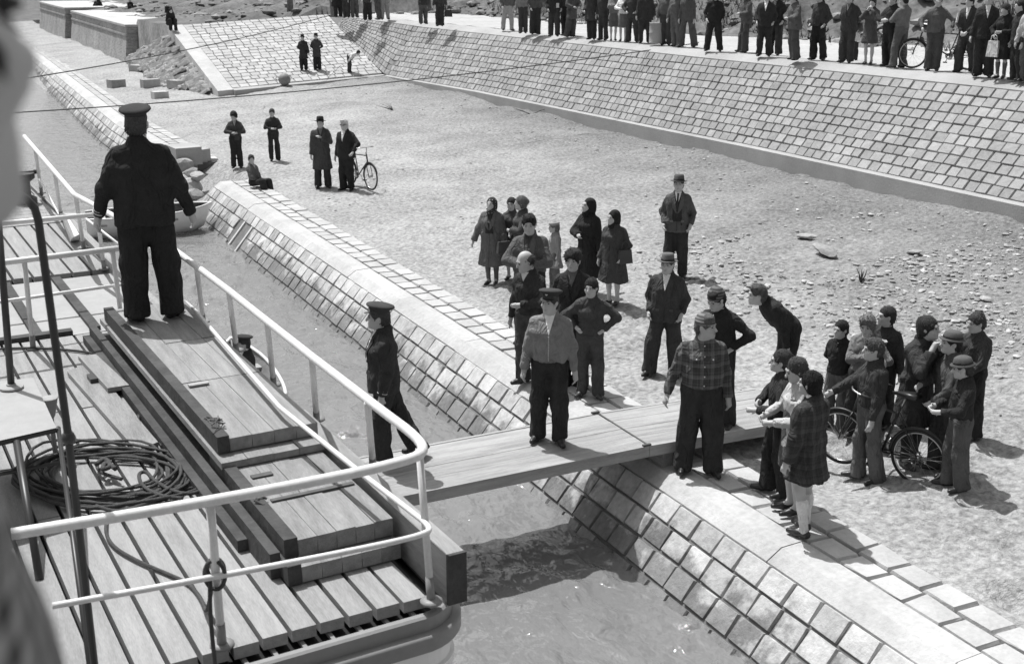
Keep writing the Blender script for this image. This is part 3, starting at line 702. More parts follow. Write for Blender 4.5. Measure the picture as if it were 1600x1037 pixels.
# railings
def smooth(pts, it=2):
    for _ in range(it):
        q = [pts[0]]
        for a, b in zip(pts[:-1], pts[1:]): q += [a.lerp(b, .25), a.lerp(b, .75)]
        pts = q + [pts[-1]]
    return pts
rail = link('railing', MB().tube(smooth([at(18, 834, 3.15), at(328, 783, 3.15), at(540, 742, 3.15), at(625, 722, 3.15), at(664, 708, 3.15), at(655, 685, 3.15), at(600, 644, 3.15)]) + [at(487, 557, 3.15), at(415, 500, 3.15), at(356, 453, 3.15), at(272, 390, 3.15), at(146, 320, 3.15), at(116, 304, 3.15), at(38, 213, 3.15)], .027, 10).mesh('railing', M_WHITE, True))
rail.parent = ship; rail.data.transform(Matrix.Translation(-wloc(ship)))
lowp = smooth([at(82, 946, 2.74), at(340, 900, 2.74), at(560, 858, 2.74), at(668, 834, 2.74), at(672, 822, 2.74), at(640, 797, 2.74)]) + [at(572, 745, 2.74), at(437, 636, 2.74), at(282, 459, 2.74)]
part('lower_rail', MB().tube(lowp, .016, 8), M_WHITE, rail, True)
def post(t, b, zt=3.14, zb=2.3, r=.021, col=None):
    B = at(b[0], b[1], zb); T = at(t[0], t[1], zt); T = Vector((B.x + (T.x - B.x) * .6, B.y + (T.y - B.y) * .6, zt)) if col else T
    o = part('rail_post', MB().tube([B + (T - B) * .16, T], r, 8), M_WHITE, rail, True)
    part('post_foot', MB().tube([B - Vector((0, 0, .02)), B + (T - B) * .165], r + .003, 8).lathe([(.06, 0), (.06, .012), (.03, .02)], Matrix.Translation(B), 12), M_GREY, rail, True)
post((655, 700), (674, 940), 3.12); post((328, 784), (347, 1008), 3.14)
for t, b in [((574, 630), (583, 728)), ((487, 558), (495, 656)), ((417, 502), (428, 602)), ((357, 454), (370, 548)), ((307, 417), (318, 503))]: post(t, b, 3.14, 2.34)
for t, b in [((150, 322), (163, 420)), ((118, 305), (131, 388)), ((85, 268), (96, 340)), ((55, 235), (65, 302))]: post(t, b, 3.14, 2.3, .022)
cr1 = link('railing', MB().tube([at(-60, 418, 3.15), at(186, 388, 3.15)], .026, 8).mesh('railing', M_WHITE, True)); cr1.parent = ship; cr1.data.transform(Matrix.Translation(-wloc(ship)))
part('lower_rail', MB().tube([at(-60, 480, 2.72), at(200, 443, 2.72)], .016, 8), M_WHITE, cr1, True)
rail_, rail = rail, cr1
post((38, 408), (52, 545), 3.14); post((176, 392), (190, 500), 3.14)
rail = rail_
part('lower_rail', MB().tube([at(190, 385, 2.72), at(126, 335, 2.72), at(92, 335, 2.35), at(62, 280, 2.72)], .014, 8), M_WHITE, rail, True)
part('cross_rail', MB().tube([at(-30, 352, 3.15), at(152, 335, 3.15)], .024, 8), M_WHITE, rail, True)
part('bulwark_plate', MB().hexa([at(100, 352, 2.3), at(114, 352, 2.3), at(124, 376, 2.3), at(110, 378, 2.3)], [at(97, 338, 2.5), at(106, 338, 2.5), at(124, 366, 2.42), at(112, 372, 2.42)]), M_WHITE, ship)
# ladder post and steps (dark tubes, left)
P0 = at(150, 1060, 2.3)
stp = thing('ladder_rail', 'tall black tube handrail of the ladder at left', 'handrail', P0)
top = at_far(60, 345, depth(P0) - .35)
path = [P0 + Vector((0, 0, -.1)), at_far(107, 684, depth(P0) - .15), top] + [at_far(x, y, depth(P0) - .38 - i * .04) for i, (x, y) in enumerate([(54, 325), (40, 310), (20, 298), (-20, 285), (-80, 268)])]
part('handrail', MB().tube(path, .0185, 10), M_BLACK, stp, True)
part('joint_ball', MB().lathe([(.005, -.034), (.026, -.022), (.033, 0), (.026, .022), (.005, .034)], Matrix.Translation(at_far(107, 684, depth(P0) - .15)), 12), M_BLACK, stp, True)
steps = thing('deck_step', 'dark tubular step ladder with a pale platform at the left edge', 'step ladder', at(40, 880, 2.3))
zp = 2.86
part('platform', MB().hexa([at(-150, 724, zp - .03), at(88, 672, zp - .03), at(52, 592, zp - .03), at(-150, 612, zp - .03)], [at(-150, 722, zp), at(88, 668, zp), at(52, 590, zp), at(-150, 610, zp)]), M_PALEDECK, steps)
part('platform_edge', MB().tube([at(-150, 727, zp - .02), at(90, 671, zp - .02)], .017, 8), M_BLACK, steps)
def foot_at(px, py): return at(px, py, 2.3)
fL = foot_at(62, 905); tL = at(26, 690, zp - .03); fR = at(143, 1060, 2.3); tR = at(91, 668, zp - .02)
part('leg', MB().tube([fL, Vector((tL.x, tL.y, zp - .03))], .022, 8), M_BLACK, steps, True)
part('leg', MB().tube([fR, tR], .014, 8), M_BLACK, steps, True)
for y0, y1, x0, x1 in [(748, 722, -40, 98), (905, 886, 60, 117), (1003, 996, 114, 131)]:
    d0 = depth(fL) - (.0 if x0 > 100 else .1); part('rung', MB().tube([at_far(x0, y0, depth(tR) - .05), at_far(x1, y1, depth(tR))], .012, 8), M_BLACK, steps, True)
pb = at(18, 606, zp + .005)
pole = thing('flag_pole', 'short black pole with round base flange on the pale platform', 'pole', pb)
part('pole', MB().tube([pb, at_far(-4, 330, depth(pb) - .2)], .023, 10), M_BLACK, pole, True)
part('base_flange', MB().lathe([(.075, 0), (.075, .012), (.03, .02), (.03, .03)], Matrix.Translation(pb), 16), M_PALEDECK, pole)
pv = at(79, 650, zp - .4)
cone = link('vent_cap', MB().lathe([(.02, 0), (.03, .02), (.055, .13), (.06, .135), (.055, .14), (.01, .135)], None, 14).mesh('vent_cap', M_PALEDECK, True), None, at_far(79, 648, depth(at(79, 650, 2.72)))); tag(cone, 'small pale cone shaped cap by the black ladder rail', 'vent')
cone.location = at(80, 652, 2.60)
part('stalk', MB().tube([cone.location + Vector((0, 0, -.3)), cone.location + Vector((0, 0, .01))], .016, 8), M_GREY, cone)

# stacked boarding ramps on the deck
def ramp_thing(label, u0, u1, segs, z0, z1, nplank, m, tones=None, edge=True):
    t = thing('boarding_ramp', label, 'boarding ramp', sh((u0 + u1) / 2, segs[0], z0), 'boarding ramps stacked on the deck')
    w = (u1 - u0 - (.07 if edge else 0)) / nplank; a0 = u0 + (.07 if edge else 0)
    for va, vb in zip(segs[:-1], segs[1:]):
        for k in range(nplank):
            part('plank', slab(a0 + k * w, a0 + (k + 1) * w - .0035, va, vb - .012, z0 + .004, z1 + random.uniform(-.004, .003)), m, t)
    if edge: part('side_beam', slab(u0 - .01, u0 + .066, segs[0] - .005, segs[-1], z0 + .002, z1 + .022), M_DARKWOOD, t)
    return t
M_OW2 = mat('grey_boards', 0.27, 0.8, 0.30, 1.5, 0.15, 18, 0.5, 30, rnd=0.10, stretch=(9, 1, 9))
base = ramp_thing('lowest boarding ramp with dark end lying on the deck slats', -.65, .0, [5.78, 10.62], 2.305, 2.40, 5, M_OLDWOOD)
tC = ramp_thing('short lower boarding ramp of mixed planks with a dark iron strap', -.63, .0, [5.88, 7.3], 2.405, 2.51, 5, M_OLDWOOD)
part('strap', slab(-.53, -.02, 6.40, 6.435, 2.514, 2.524), M_IRON, tC); part('hook', MB().tube([sh(-.55, 6.43, 2.53), sh(-.59, 6.46, 2.56), sh(-.63, 6.40, 2.55), sh(-.59, 6.36, 2.53)], .008, 6), M_IRON, tC)
tB = ramp_thing('middle boarding ramp under the one the captain stands on', -.65, .02, [6.99, 10.62], 2.515, 2.565, 4, M_OW2, edge=False)
tA = ramp_thing('top boarding ramp of grey boards the captain stands on', -.62, .03, [7.13, 8.30, 9.30, 10.5], 2.57, 2.66, 4, M_OW2)
for u, v in ((-.45, 8.2), (-.45, 10.1)): part('iron_plate', MB().box(sh(u, v, 2.672), (.14, .05, .012), .05), M_CONC, tA)
part('iron_plate', MB().box(sh(-.46, 6.8, 2.517), (.13, .05, .012), .05), M_IRON, tC)
mb = MB()
for k in range(8):
    c = sh(-.57, 7.45 - .02 * k, 2.672); mb.tube([c + Vector((random.uniform(-.06, .06), random.uniform(-.12, .12), random.uniform(0, .018))) for _ in range(5)], .004, 5)
part('tangled_wire', mb, M_IRON, tA)
for u, z, lab in ((-.685, 2.455, 'upper'), (-.745, 2.375, 'lower')):
    o = part('long_beam', slab(u - .03, u + .028, 5.9 if lab == 'upper' else 6.3, 10.8, 2.305, z), M_DARKWOOD); tag(o, 'dark long beam against the boarding ramps, ' + lab + ' of two', 'beam', 'dark beams beside the ramps')
part('chock', slab(-.95, -.85, 9.55, 9.7, 2.302, 2.38), M_BLACK, base)
# loose old planks
def loose(pts, z, th, label, m=M_OLDWOOD):
    P = [at(x, y, z) for x, y in pts]; lo = [p - Vector((0, 0, th)) for p in P]; o = part('loose_plank', MB().hexa(lo, P) if (P[1] - P[0]).cross(P[2] - P[1]).z > 0 else MB().hexa(lo[::-1], P[::-1]), m); tag(o, label, 'plank', 'loose planks on the deck'); return o
loose([(213, 703), (247, 690), (140, 565), (105, 580)], 2.345, .035, 'wide weathered old plank with frayed end on the deck')
loose([(168, 606), (202, 601), (150, 553), (122, 556)], 2.385, .035, 'short plank lying on top of the wide weathered plank')
loose([(205, 628), (232, 622), (165, 556), (150, 560)], 2.33, .03, 'narrow plank half under the short plank')

# rope coil and cables on deck
def deck_px(px, py, z=2.32): return at(px, py, z)
pts = []; cpt = deck_px(165, 745)
loops = 15
for i in range(loops * 26):
    a = i / 26 * 2 * math.pi; lp = i / 26
    rx = 118 + 26 * math.sin(lp * 1.9) + 10 * math.sin(a * 2 + lp); ry = 40 + 9 * math.cos(lp * 2.3) + 3 * math.sin(a * 3 + lp)
    p = deck_px(165 + 14 * math.sin(lp * 1.3) + rx * math.cos(a + .1 * lp), 745 + 6 * math.cos(lp * 1.7) + ry * math.sin(a + .1 * lp))
    pts.append(p + Vector((0, 0, .004 + .060 * lp / loops * (0.6 + .4 * math.sin(a * 2 + lp * 3)))))
coil = thing('rope_coil', 'big loose coil of dark tarred rope on the deck slats', 'rope', cpt - Vector((0, 0, .02)))
part('coil', MB().tube(pts, .0105, 7), M_ROPE, coil, True)
loopp = [deck_px(x, y, 2.36) for x, y in [(285, 705), (305, 722), (318, 742), (322, 762), (300, 772), (270, 768), (240, 750), (228, 735), (215, 740), (222, 760), (250, 775), (285, 778)]]
part('loose_loop', MB().tube(smooth(loopp), .0125, 7), M_ROPE, coil, True)
part('loose_loop', MB().tube(smooth([deck_px(x, y, 2.35) for x, y in [(150, 790), (180, 800), (215, 792), (260, 775), (290, 752), (275, 728), (225, 715), (170, 712), (150, 722), (155, 738), (190, 748)]]), .0125, 7), M_ROPE, coil, True)
part('rope_knot', MB().tube(smooth([deck_px(x, y, 2.40) for x, y in [(150, 725), (165, 715), (175, 728), (158, 735), (165, 720), (180, 732)]]), .016, 7), M_ROPE, coil, True)
o = part('hose', MB().tube(smooth([deck_px(x, y, 2.318) for x, y in [(-40, 548), (30, 543), (90, 545), (140, 550), (170, 560), (200, 585), (225, 612)]] + [sh(-.9, 8.3, 2.33), sh(-.9, 7.6, 2.33)] + [deck_px(x, y, 2.33) for x, y in [(262, 690), (270, 680), (255, 700), (250, 690)]]), .011, 7), M_ROPE); tag(o, 'thin dark hose running across the deck to the beams', 'hose')
o = part('mooring_line', MB().tube(smooth([deck_px(x, y, 2.32) for x, y in [(166, 812), (165, 835), (178, 855), (215, 876), (255, 893), (295, 910), (315, 935)]] + [at(323, 960, 2.36), at(330, 925, 2.55), at(334, 893, 2.74)]), .0105, 7), M_ROPE); tag(o, 'single rope trailing from the coil to the rail post', 'rope')
K = at(338, 893, 2.74)
tie = thing('rope_tie', 'dark rope looped round the front rail post and hanging down', 'rope', K)
part('loop', MB().tube([K + VR * (.048 * math.cos(a)) + Vector((0, 0, .075 * math.sin(a))) - VF * .03 for a in np.linspace(0, 6.28, 20)], .0105, 7, closed=False), M_ROPE, tie, True)
part('loop', MB().tube([K + VR * (.04 * math.cos(a) - .01) + Vector((0, 0, .055 * math.sin(a))) + VF * .03 for a in np.linspace(0, 6.28, 20)], .0105, 7), M_ROPE, tie, True)
part('tail', MB().tube(smooth([K + VR * -.02 - VF * .04, K + VR * -.03 - VF * .06 + Vector((0, 0, -.2)), K - VF * .14 + Vector((0, 0, -.5)), K - VF * .2 + Vector((0, 0, -1.2)), K - VF * .21 + Vector((0, 0, -2))]), .0105, 7), M_ROPE, tie, True)
# mooring cables to the shore
def cable(a, b, sag, label):
    pts = [a.lerp(b, t) - Vector((0, 0, sag * 4 * t * (1 - t))) for t in np.linspace(0, 1, 40)]
    tag(part('mooring_cable', MB().tube(pts, .016, 6), M_ROPE), label, 'cable', 'mooring cables to the shore')
mast = sh(-2.6, 22, 0)
ca = at_far(-60, 181, 30); cable(ca, at(1092, 67, 3.05), .25, 'lower mooring cable running to the drum among the crowd')
cb = at_far(-60, 138, 30); cable(cb, at(512, 25, 3.15), .2, 'upper mooring cable running to the far end of the crowd')
st = thing('mast', 'thin mast at the far left holding the mooring cables', 'mast', at(-60, 330, 2.3)); part('pole', MB().tube([at(-60, 330, 2.25), ca, cb, cb + Vector((0, 0, 1.5))], .05, 8), M_BLACK, st)
wn = thing('winch', 'dark capstan on the far deck behind the blurred passenger', 'winch', at(40, 318, 2.3)); part('drum', MB().lathe([(.16, 0), (.16, .08), (.09, .12), (.09, .30), (.16, .35), (.16, .42)], Matrix.Translation(at(40, 318, 2.3)), 14), M_BLACK, wn)
part('cross_bar', MB().tube([at_far(8, 272, depth(at(40, 318, 2.3))), at_far(62, 268, depth(at(40, 318, 2.3)))], .03, 8), M_BLACK, wn)

# ------------------------------------------------------------------ gangplank
gp = thing('gangplank', 'wide plank gangway from the ship to the quay', 'gangplank', (5, 11, .3))
def gslab(n0, n1, s0, s1, za, zb, th): return MB().hexa([(n0, s0, za - th), (n1, s0, zb - th), (n1, s1, zb - th), (n0, s1, za - th)], [(n0, s0, za), (n1, s0, zb), (n1, s1, zb), (n0, s1, za)])
W = [10.66, 10.93, 11.20, 11.47, 11.74]
for a, b in zip(W[:-1], W[1:]): part('plank', gslab(1.95, 6.98, a, b - .006, .31, .33 + random.uniform(-.004, .004), .06), M_GANGW, gp)
part('side_rail', gslab(1.95, 6.98, 10.615, 10.657, .313, .333, .13), M_GANGW, gp); part('side_rail', gslab(1.95, 6.98, 11.743, 11.785, .313, .333, .13), M_GANGW, gp)
for x in (2.5, 3.8, 5.1, 6.4): part('bearer', gslab(x, x + .1, 10.67, 11.73, .24, .24, .07), M_OLDWOOD, gp)
gp2 = thing('gangplank', 'shore section of the plank gangway resting on the quay stones', 'gangplank', (8, 11, .1))
W2 = [10.66, 10.93, 11.20, 11.47, 11.74]
for a, b in zip(W2[:-1], W2[1:]): part('plank', gslab(6.985, 9.30, a, b - .006, .33, .27 + random.uniform(-.004, .004), .06), M_GANGW, gp2)
part('side_rail', gslab(6.985, 9.30, 10.615, 10.657, .333, .274, .13), M_GANGW, gp2); part('side_rail', gslab(6.985, 9.30, 11.743, 11.785, .333, .274, .13), M_GANGW, gp2)
part('bearer', gslab(7.2, 7.33, 10.67, 11.73, .265, .265, .26), M_OLDWOOD, gp2); part('bearer', gslab(9.0, 9.12, 10.67, 11.73, .215, .215, .2), M_OLDWOOD, gp2)
part('iron_strap', gslab(6.965, 6.985, 10.66, 11.74, .34, .34, .008), M_IRON, gp2)
for s in (10.63, 11.77): part('iron_bracket', MB().box((6.95, s, .345), (.10, .035, .02)), M_IRON, gp2)

# ------------------------------------------------------------------ boats
def boat(label, bow, axis, L, Wd, zb, zg, hullm, inner):
    ax = Vector((axis[0], axis[1], 0)).normalized(); sd_ = Vector((-ax.y, ax.x, 0)); t = thing('rowing_boat', label, 'rowing boat', Vector((bow.x, bow.y, zb)) - ax * L / 2)
    prof = [(0, .04, .34), (.06, .34, .20), (.16, .62, .06), (.32, .90, 0), (.52, 1.0, 0), (.72, .97, 0), (.88, .86, .04), (1.0, .70, .10)]
    rim = lambda k, s, sc=1.0, dz=0.0: bow - ax * (L * prof[k][0]) + sd_ * (s * Wd / 2 * prof[k][1] * sc) + Vector((0, 0, zg - bow.z + dz + .12 * (1 - prof[k][0]) ** 3))
    keel = lambda k: bow - ax * (L * (prof[k][0] + .06 * (k == 0))) + Vector((0, 0, zb - bow.z + prof[k][2]))
    out, inn = MB(), MB(); n = len(prof)
    for mbx, sc, dz in ((out, 1.0, 0), (inn, .95, 0.0)):
        for k in range(n):
            for j in range(9):
                a = (j - 4) / 4; s = 1 if a >= 0 else -1; R_ = rim(k, s, sc, dz); Kp = keel(k) + Vector((0, 0, .05 if mbx is inn else 0)); e = abs(a)
                q = Kp + (R_ - Kp) * 1.0 * e; q = Vector((Kp.x + (R_.x - Kp.x) * e ** .6, Kp.y + (R_.y - Kp.y) * e ** .6, Kp.z + (R_.z - Kp.z) * e ** 1.5)); mbx.v.append(tuple(q))
        for k in range(n - 1):
            for j in range(8):
                f = (k * 9 + j, k * 9 + j + 1, (k + 1) * 9 + j + 1, (k + 1) * 9 + j); mbx.f.append(f if mbx is out else f[::-1])
        mbx.f.append(tuple((n - 1) * 9 + j for j in range(9)))
    part('hull', out, hullm, t, True); part('inner_skin', inn, inner, t, True)
    g = smooth([rim(k, -1) for k in range(n - 1, -1, -1)] + [rim(0, 0) + ax * .05] + [rim(k, 1) for k in range(n)], 1)
    part('gunwale', MB().tube([p + Vector((0, 0, .015)) for p in g], .028, 6), M_WHITE, t, True)
    for k in (3, 5, 6): part('thwart', MB().hexa([rim(k, -1, .93, -.17) - ax * .12, rim(k, 1, .93, -.17) - ax * .12, rim(k, 1, .93, -.17) + ax * .1, rim(k, -1, .93, -.17) + ax * .1][::-1], [rim(k, -1, .93, -.13) - ax * .12, rim(k, 1, .93, -.13) - ax * .12, rim(k, 1, .93, -.13) + ax * .1, rim(k, -1, .93, -.13) + ax * .1][::-1]), M_PALEDECK, t)
    for j in range(5):
        c = bow - ax * L * .55 + sd_ * ((j - 2) * Wd * .13) + Vector((0, 0, zb - bow.z + .12)); part('floor_board', MB().box(c, (L * .62, Wd * .11, .02), math.atan2(ax.y, ax.x)), M_OLDWOOD, t)
    return t
bw_ = at(328, 322, -.25)
boat('white rowing boat with dark inside moored by the gap in the quay', bw_, (.93, -.10), 2.9, 1.45, -.92, -.30, M_HULL, M_DARKWOOD)
pm = at(383, 548, .02)
boat('narrow dinghy hidden alongside the ship under the seated man', at(388, 606, -.92) + Vector((.0, .95, .45)), (.05, 1), 2.7, .72, -.97, -.50, M_DARKWOOD, M_OLDWOOD)
# drum, float
d = at(1025, 68, 3.05); dr = thing('metal_drum', 'pale metal drum standing among the legs of the crowd', 'drum', d)
part('barrel', MB().lathe([(.22, 0), (.23, .02), (.22, .04), (.22, .3), (.23, .32), (.22, .34), (.22, .60), (.23, .62), (.2, .63), (.2, .6), (.01, .6)], Matrix.Translation(d), 18), M_CONC, dr, True)
f_ = on(445, 134, lambda a, b: max(float(beach_f(np.float64(a), np.float64(b))), ramp_z(a, b) if b > 49.3 else -9)); fl = thing('float_ball', 'round grey float at the foot of the paved slope', 'float', f_)
part('ball', MB().lathe([(.26 * math.cos(a), .26 + .26 * math.sin(a)) for a in np.linspace(-1.5, 1.5, 11)], Matrix.Translation(f_), 18), mat('grey_float', .2, .6, .3, 6), fl, True)
part('eye_ring', MB().tube([f_ + Vector((-.3 + .07 * math.cos(a), 0, .3 + .07 * math.sin(a))) for a in np.linspace(0, 6.28, 12)], .015, 6), M_IRON, fl)
# ------------------------------------------------------------------ figures: smooth signed-distance bodies and clothes meshed with surface nets
BIG = 1.0
def smin(a, b, k):
    h = np.maximum(k - np.abs(a - b), 0) / k; return np.minimum(a, b) - h * h * k * .25
def smax(a, b, k): return -smin(-a, -b, k)
A3 = lambda v: np.array(v, float)
def capsule(a, b, ra, rb, k=.02, op='add'):
    a, b = A3(a), A3(b); ba = b - a; L2 = max(float(ba @ ba), 1e-9); R = max(ra, rb)
    def f(x, y, z):
        px, py, pz = x - a[0], y - a[1], z - a[2]
        t = np.clip((px * ba[0] + py * ba[1] + pz * ba[2]) / L2, 0, 1)
        return np.sqrt((px - t * ba[0]) ** 2 + (py - t * ba[1]) ** 2 + (pz - t * ba[2]) ** 2) - (ra + (rb - ra) * t)
    return (f, np.minimum(a, b) - R, np.maximum(a, b) + R, k, op)
def ellip(c, r, k=.02, op='add', M=None):
    c, r = A3(c), A3(r); R = float(r.max()); Mi = None if M is None else np.array(M, float).T
    def f(x, y, z):
        px, py, pz = x - c[0], y - c[1], z - c[2]
        if Mi is not None: px, py, pz = (Mi[0, 0] * px + Mi[0, 1] * py + Mi[0, 2] * pz, Mi[1, 0] * px + Mi[1, 1] * py + Mi[1, 2] * pz, Mi[2, 0] * px + Mi[2, 1] * py + Mi[2, 2] * pz)
        k0 = np.sqrt((px / r[0]) ** 2 + (py / r[1]) ** 2 + (pz / r[2]) ** 2); k1 = np.sqrt((px / r[0] ** 2) ** 2 + (py / r[1] ** 2) ** 2 + (pz / r[2] ** 2) ** 2)
        return k0 * (k0 - 1) / np.maximum(k1, 1e-6)
    return (f, c - R, c + R, k, op)
def loft(o, ux, uy, uz, st, k=.03, ex=2.4):              # elliptical stations (h, half width, half depth, forward shift) along uz from o
    o, ux, uy, uz = A3(o), A3(ux), A3(uy), A3(uz); st = np.array(st, float); h = st[:, 0]; R = float(st[:, 1:3].max())
    def f(x, y, z):
        px, py, pz = x - o[0], y - o[1], z - o[2]; t = px * uz[0] + py * uz[1] + pz * uz[2]
        w = np.interp(t, h, st[:, 1]); d = np.interp(t, h, st[:, 2]); sft = np.interp(t, h, st[:, 3])
        u = np.abs(px * ux[0] + py * ux[1] + pz * ux[2]); v = np.abs(px * uy[0] + py * uy[1] + pz * uy[2] - sft)
        g = (((u / w) ** ex + (v / d) ** ex) ** (1 / ex) - 1) * np.minimum(w, d)
        return smax(g, np.maximum(h[0] - t, t - h[-1]), .02)
    p = np.array([o + uz * hh + sx * ux * R + sy * uy * R for hh in (h[0], h[-1]) for sx in (-1, 1) for sy in (-1, 1)])
    return (f, p.min(0), p.max(0), k, 'add')
def limb(a, b, st, k=.03):                                # flat ended tapered limb from a to b; stations (fraction, half width, half depth)
    a, b = A3(a), A3(b); uz = b - a; L = float(np.linalg.norm(uz)); uz = uz / L
    ux = np.cross(A3((0, 1, 0)) if abs(uz[1]) < .9 else A3((0, 0, 1)), uz); ux /= np.linalg.norm(ux); uy = np.cross(uz, ux)
    return loft(a, ux, uy, uz, [(f * L, w, d, 0) for f, w, d in st], k, 2.1)
class Field:
    def __init__(s, prims, fold=0.0, seed=0, zs=1.0): s.p = prims; s.fold = fold; s.seed = seed; s.zs = zs
    def noise(s, x, y, z):
        r = np.random.default_rng(s.seed); f = 0
        for fr, am in ((13, .8), (24, .8), (44, .5), (70, .3)):
            k = r.normal(size=3); k /= np.linalg.norm(k); k2 = r.normal(size=3); k2 /= np.linalg.norm(k2); ph = r.uniform(0, 6.28, 2)
            q = 1.3 * np.sin(fr * .45 * (k2[0] * x + k2[1] * y + k2[2] * z * s.zs) + ph[1])
            f = f + am * (1 - 2 * np.abs(np.sin(.5 * fr * (k[0] * x + k[1] * y + k[2] * z * s.zs) + q + ph[0])) ** .8) + .12 * am
        return f * s.fold
    def at(s, x, y, z):
        f = np.full(np.broadcast(x, y, z).shape, BIG)
        for g, lo, hi, k, op in s.p:
            d = g(x, y, z); f = smin(f, d, k) if op == 'add' else smax(f, -d, k)
        return f + (s.noise(x, y, z) if s.fold else 0)
    def mesh(s, h):
        adds = [p for p in s.p if p[4] == 'add']
        lo = np.min([p[1] for p in adds], 0) - 2.5 * h; hi = np.max([p[2] for p in adds], 0) + 2.5 * h
        n = np.ceil((hi - lo) / h).astype(int) + 1; ax = [lo[i] + h * np.arange(n[i]) for i in range(3)]
        f = np.full(n, BIG, np.float32)
        for g, pl, ph, k, op in s.p:
            i0 = np.maximum(((pl - k - lo) / h).astype(int) - 1, 0); i1 = np.minimum(((ph + k - lo) / h).astype(int) + 3, n)
            if (i1 <= i0).any(): continue
            d = g(ax[0][i0[0]:i1[0], None, None], ax[1][None, i0[1]:i1[1], None], ax[2][None, None, i0[2]:i1[2]]).astype(np.float32)
            v = f[i0[0]:i1[0], i0[1]:i1[1], i0[2]:i1[2]]; v[...] = smin(v, d, k) if op == 'add' else smax(v, -d, k)
        if s.fold: f = f + np.where(np.abs(f) < .06, s.noise(ax[0][:, None, None], ax[1][None, :, None], ax[2][None, None, :]), 0).astype(np.float32)
        I = f < 0; c = np.zeros(n - 1, np.int8); Iv = I.view(np.int8)
        for a in (0, 1):
            for b in (0, 1):
                for d in (0, 1): c += Iv[a:n[0] - 1 + a, b:n[1] - 1 + b, d:n[2] - 1 + d]
        act = (c > 0) & (c < 8); ijk = np.argwhere(act); idx = np.full(n - 1, -1, np.int32); idx[act] = np.arange(len(ijk))
        pos = np.zeros((len(ijk), 3)); cnt = np.zeros(len(ijk))
        cor = [(0, 0, 0), (1, 0, 0), (0, 1, 0), (1, 1, 0), (0, 0, 1), (1, 0, 1), (0, 1, 1), (1, 1, 1)]
        vals = [f[ijk[:, 0] + a, ijk[:, 1] + b, ijk[:, 2] + d] for a, b, d in cor]
        for p, q in ((0, 1), (2, 3), (4, 5), (6, 7), (0, 2), (1, 3), (4, 6), (5, 7), (0, 4), (1, 5), (2, 6), (3, 7)):
            fa, fb = vals[p], vals[q]; cr_ = (fa < 0) != (fb < 0); den = np.where(cr_, fa - fb, 1); t = np.where(cr_, fa / den, 0)
            P, Q = A3(cor[p]), A3(cor[q]); pos += np.where(cr_[:, None], P + t[:, None] * (Q - P), 0); cnt += cr_
        V = lo + h * (ijk + pos / cnt[:, None]); F = []
        for a in range(3):
            b, d = (a + 1) % 3, (a + 2) % 3
            sl0 = [slice(None)] * 3; sl1 = [slice(None)] * 3; sl0[a] = slice(0, -1); sl1[a] = slice(1, None)
            ch = np.argwhere(I[tuple(sl0)] != I[tuple(sl1)]); ch = ch[(ch[:, b] > 0) & (ch[:, d] > 0) & (ch[:, b] < n[b] - 1) & (ch[:, d] < n[d] - 1)]
            if not len(ch): continue
            def cell(db, dd):
                q = ch.copy(); q[:, b] += db; q[:, d] += dd; return idx[q[:, 0], q[:, 1], q[:, 2]]
            qd = np.stack([cell(-1, -1), cell(0, -1), cell(0, 0), cell(-1, 0)], -1); ins = I[ch[:, 0], ch[:, 1], ch[:, 2]]
            qd[~ins] = qd[~ins][:, ::-1]; F.append(qd)
        return V, np.concatenate(F)

def ik(a, b, l1, l2, pole):
    a, b, pole = A3(a), A3(b), A3(pole); d = b - a; L = np.linalg.norm(d); Lm = (l1 + l2) * .995
    if L > Lm: b = a + d / L * Lm; d = b - a; L = Lm
    x = (l1 * l1 - l2 * l2 + L * L) / (2 * L); hgt = math.sqrt(max(l1 * l1 - x * x, 0)); u = d / L
    pp = pole - u * (pole @ u); pp = pp / (np.linalg.norm(pp) + 1e-9); return a + u * x + pp * hgt, b
def rotm(axis, deg): return np.array(Matrix.Rotation(math.radians(deg), 3, axis))
ARM = {'down': ((.275, .04, .83), (.5, -1, 0)), 'down2': ((.245, .09, .825), (.3, -1, 0)), 'away': ((.36, .05, .86), (.5, -1, 0)), 'pocket': ((.225, .075, .915), (.45, -1, 0)), 'hips': ((.19, .07, 1.02), (1, -.25, 0)),
       'behind': ((.07, -.17, .95), (1, -.3, 0)), 'front': ((.05, .235, 1.10), (1, -.1, -.5)), 'low': ((.06, .22, .92), (1, -.3, 0)), 'chin': ((.07, .19, 1.40), (.6, .2, -1)),
       'bars': ((.14, .42, 1.06), (.8, -.2, -1)), 'bar1': ((.36, .26, .98), (.6, -.5, -.6)), 'fold': ((-.08, .19, 1.20), (1, .1, -.4)), 'chest': ((.02, .20, 1.26), (1, 0, -.6)), 'hold': ((.12, .30, 1.06), (.8, -.3, -.7)),
       'reach': ((.24, .34, .80), (.6, -1, 0)), 'knee': ((.16, .30, .72), (1, -.5, 0)), 'bag': ((.18, .16, 1.0), (1, -.4, -.3)), 'ball': ((.14, .26, 1.12), (1, -.2, -.4)), 'side': ((.42, -.04, .62), (1, -.6, 0)), 'out': ((.33, .22, .98), (1, -.4, -.3))}
EYE_ME = None
NP = [0]
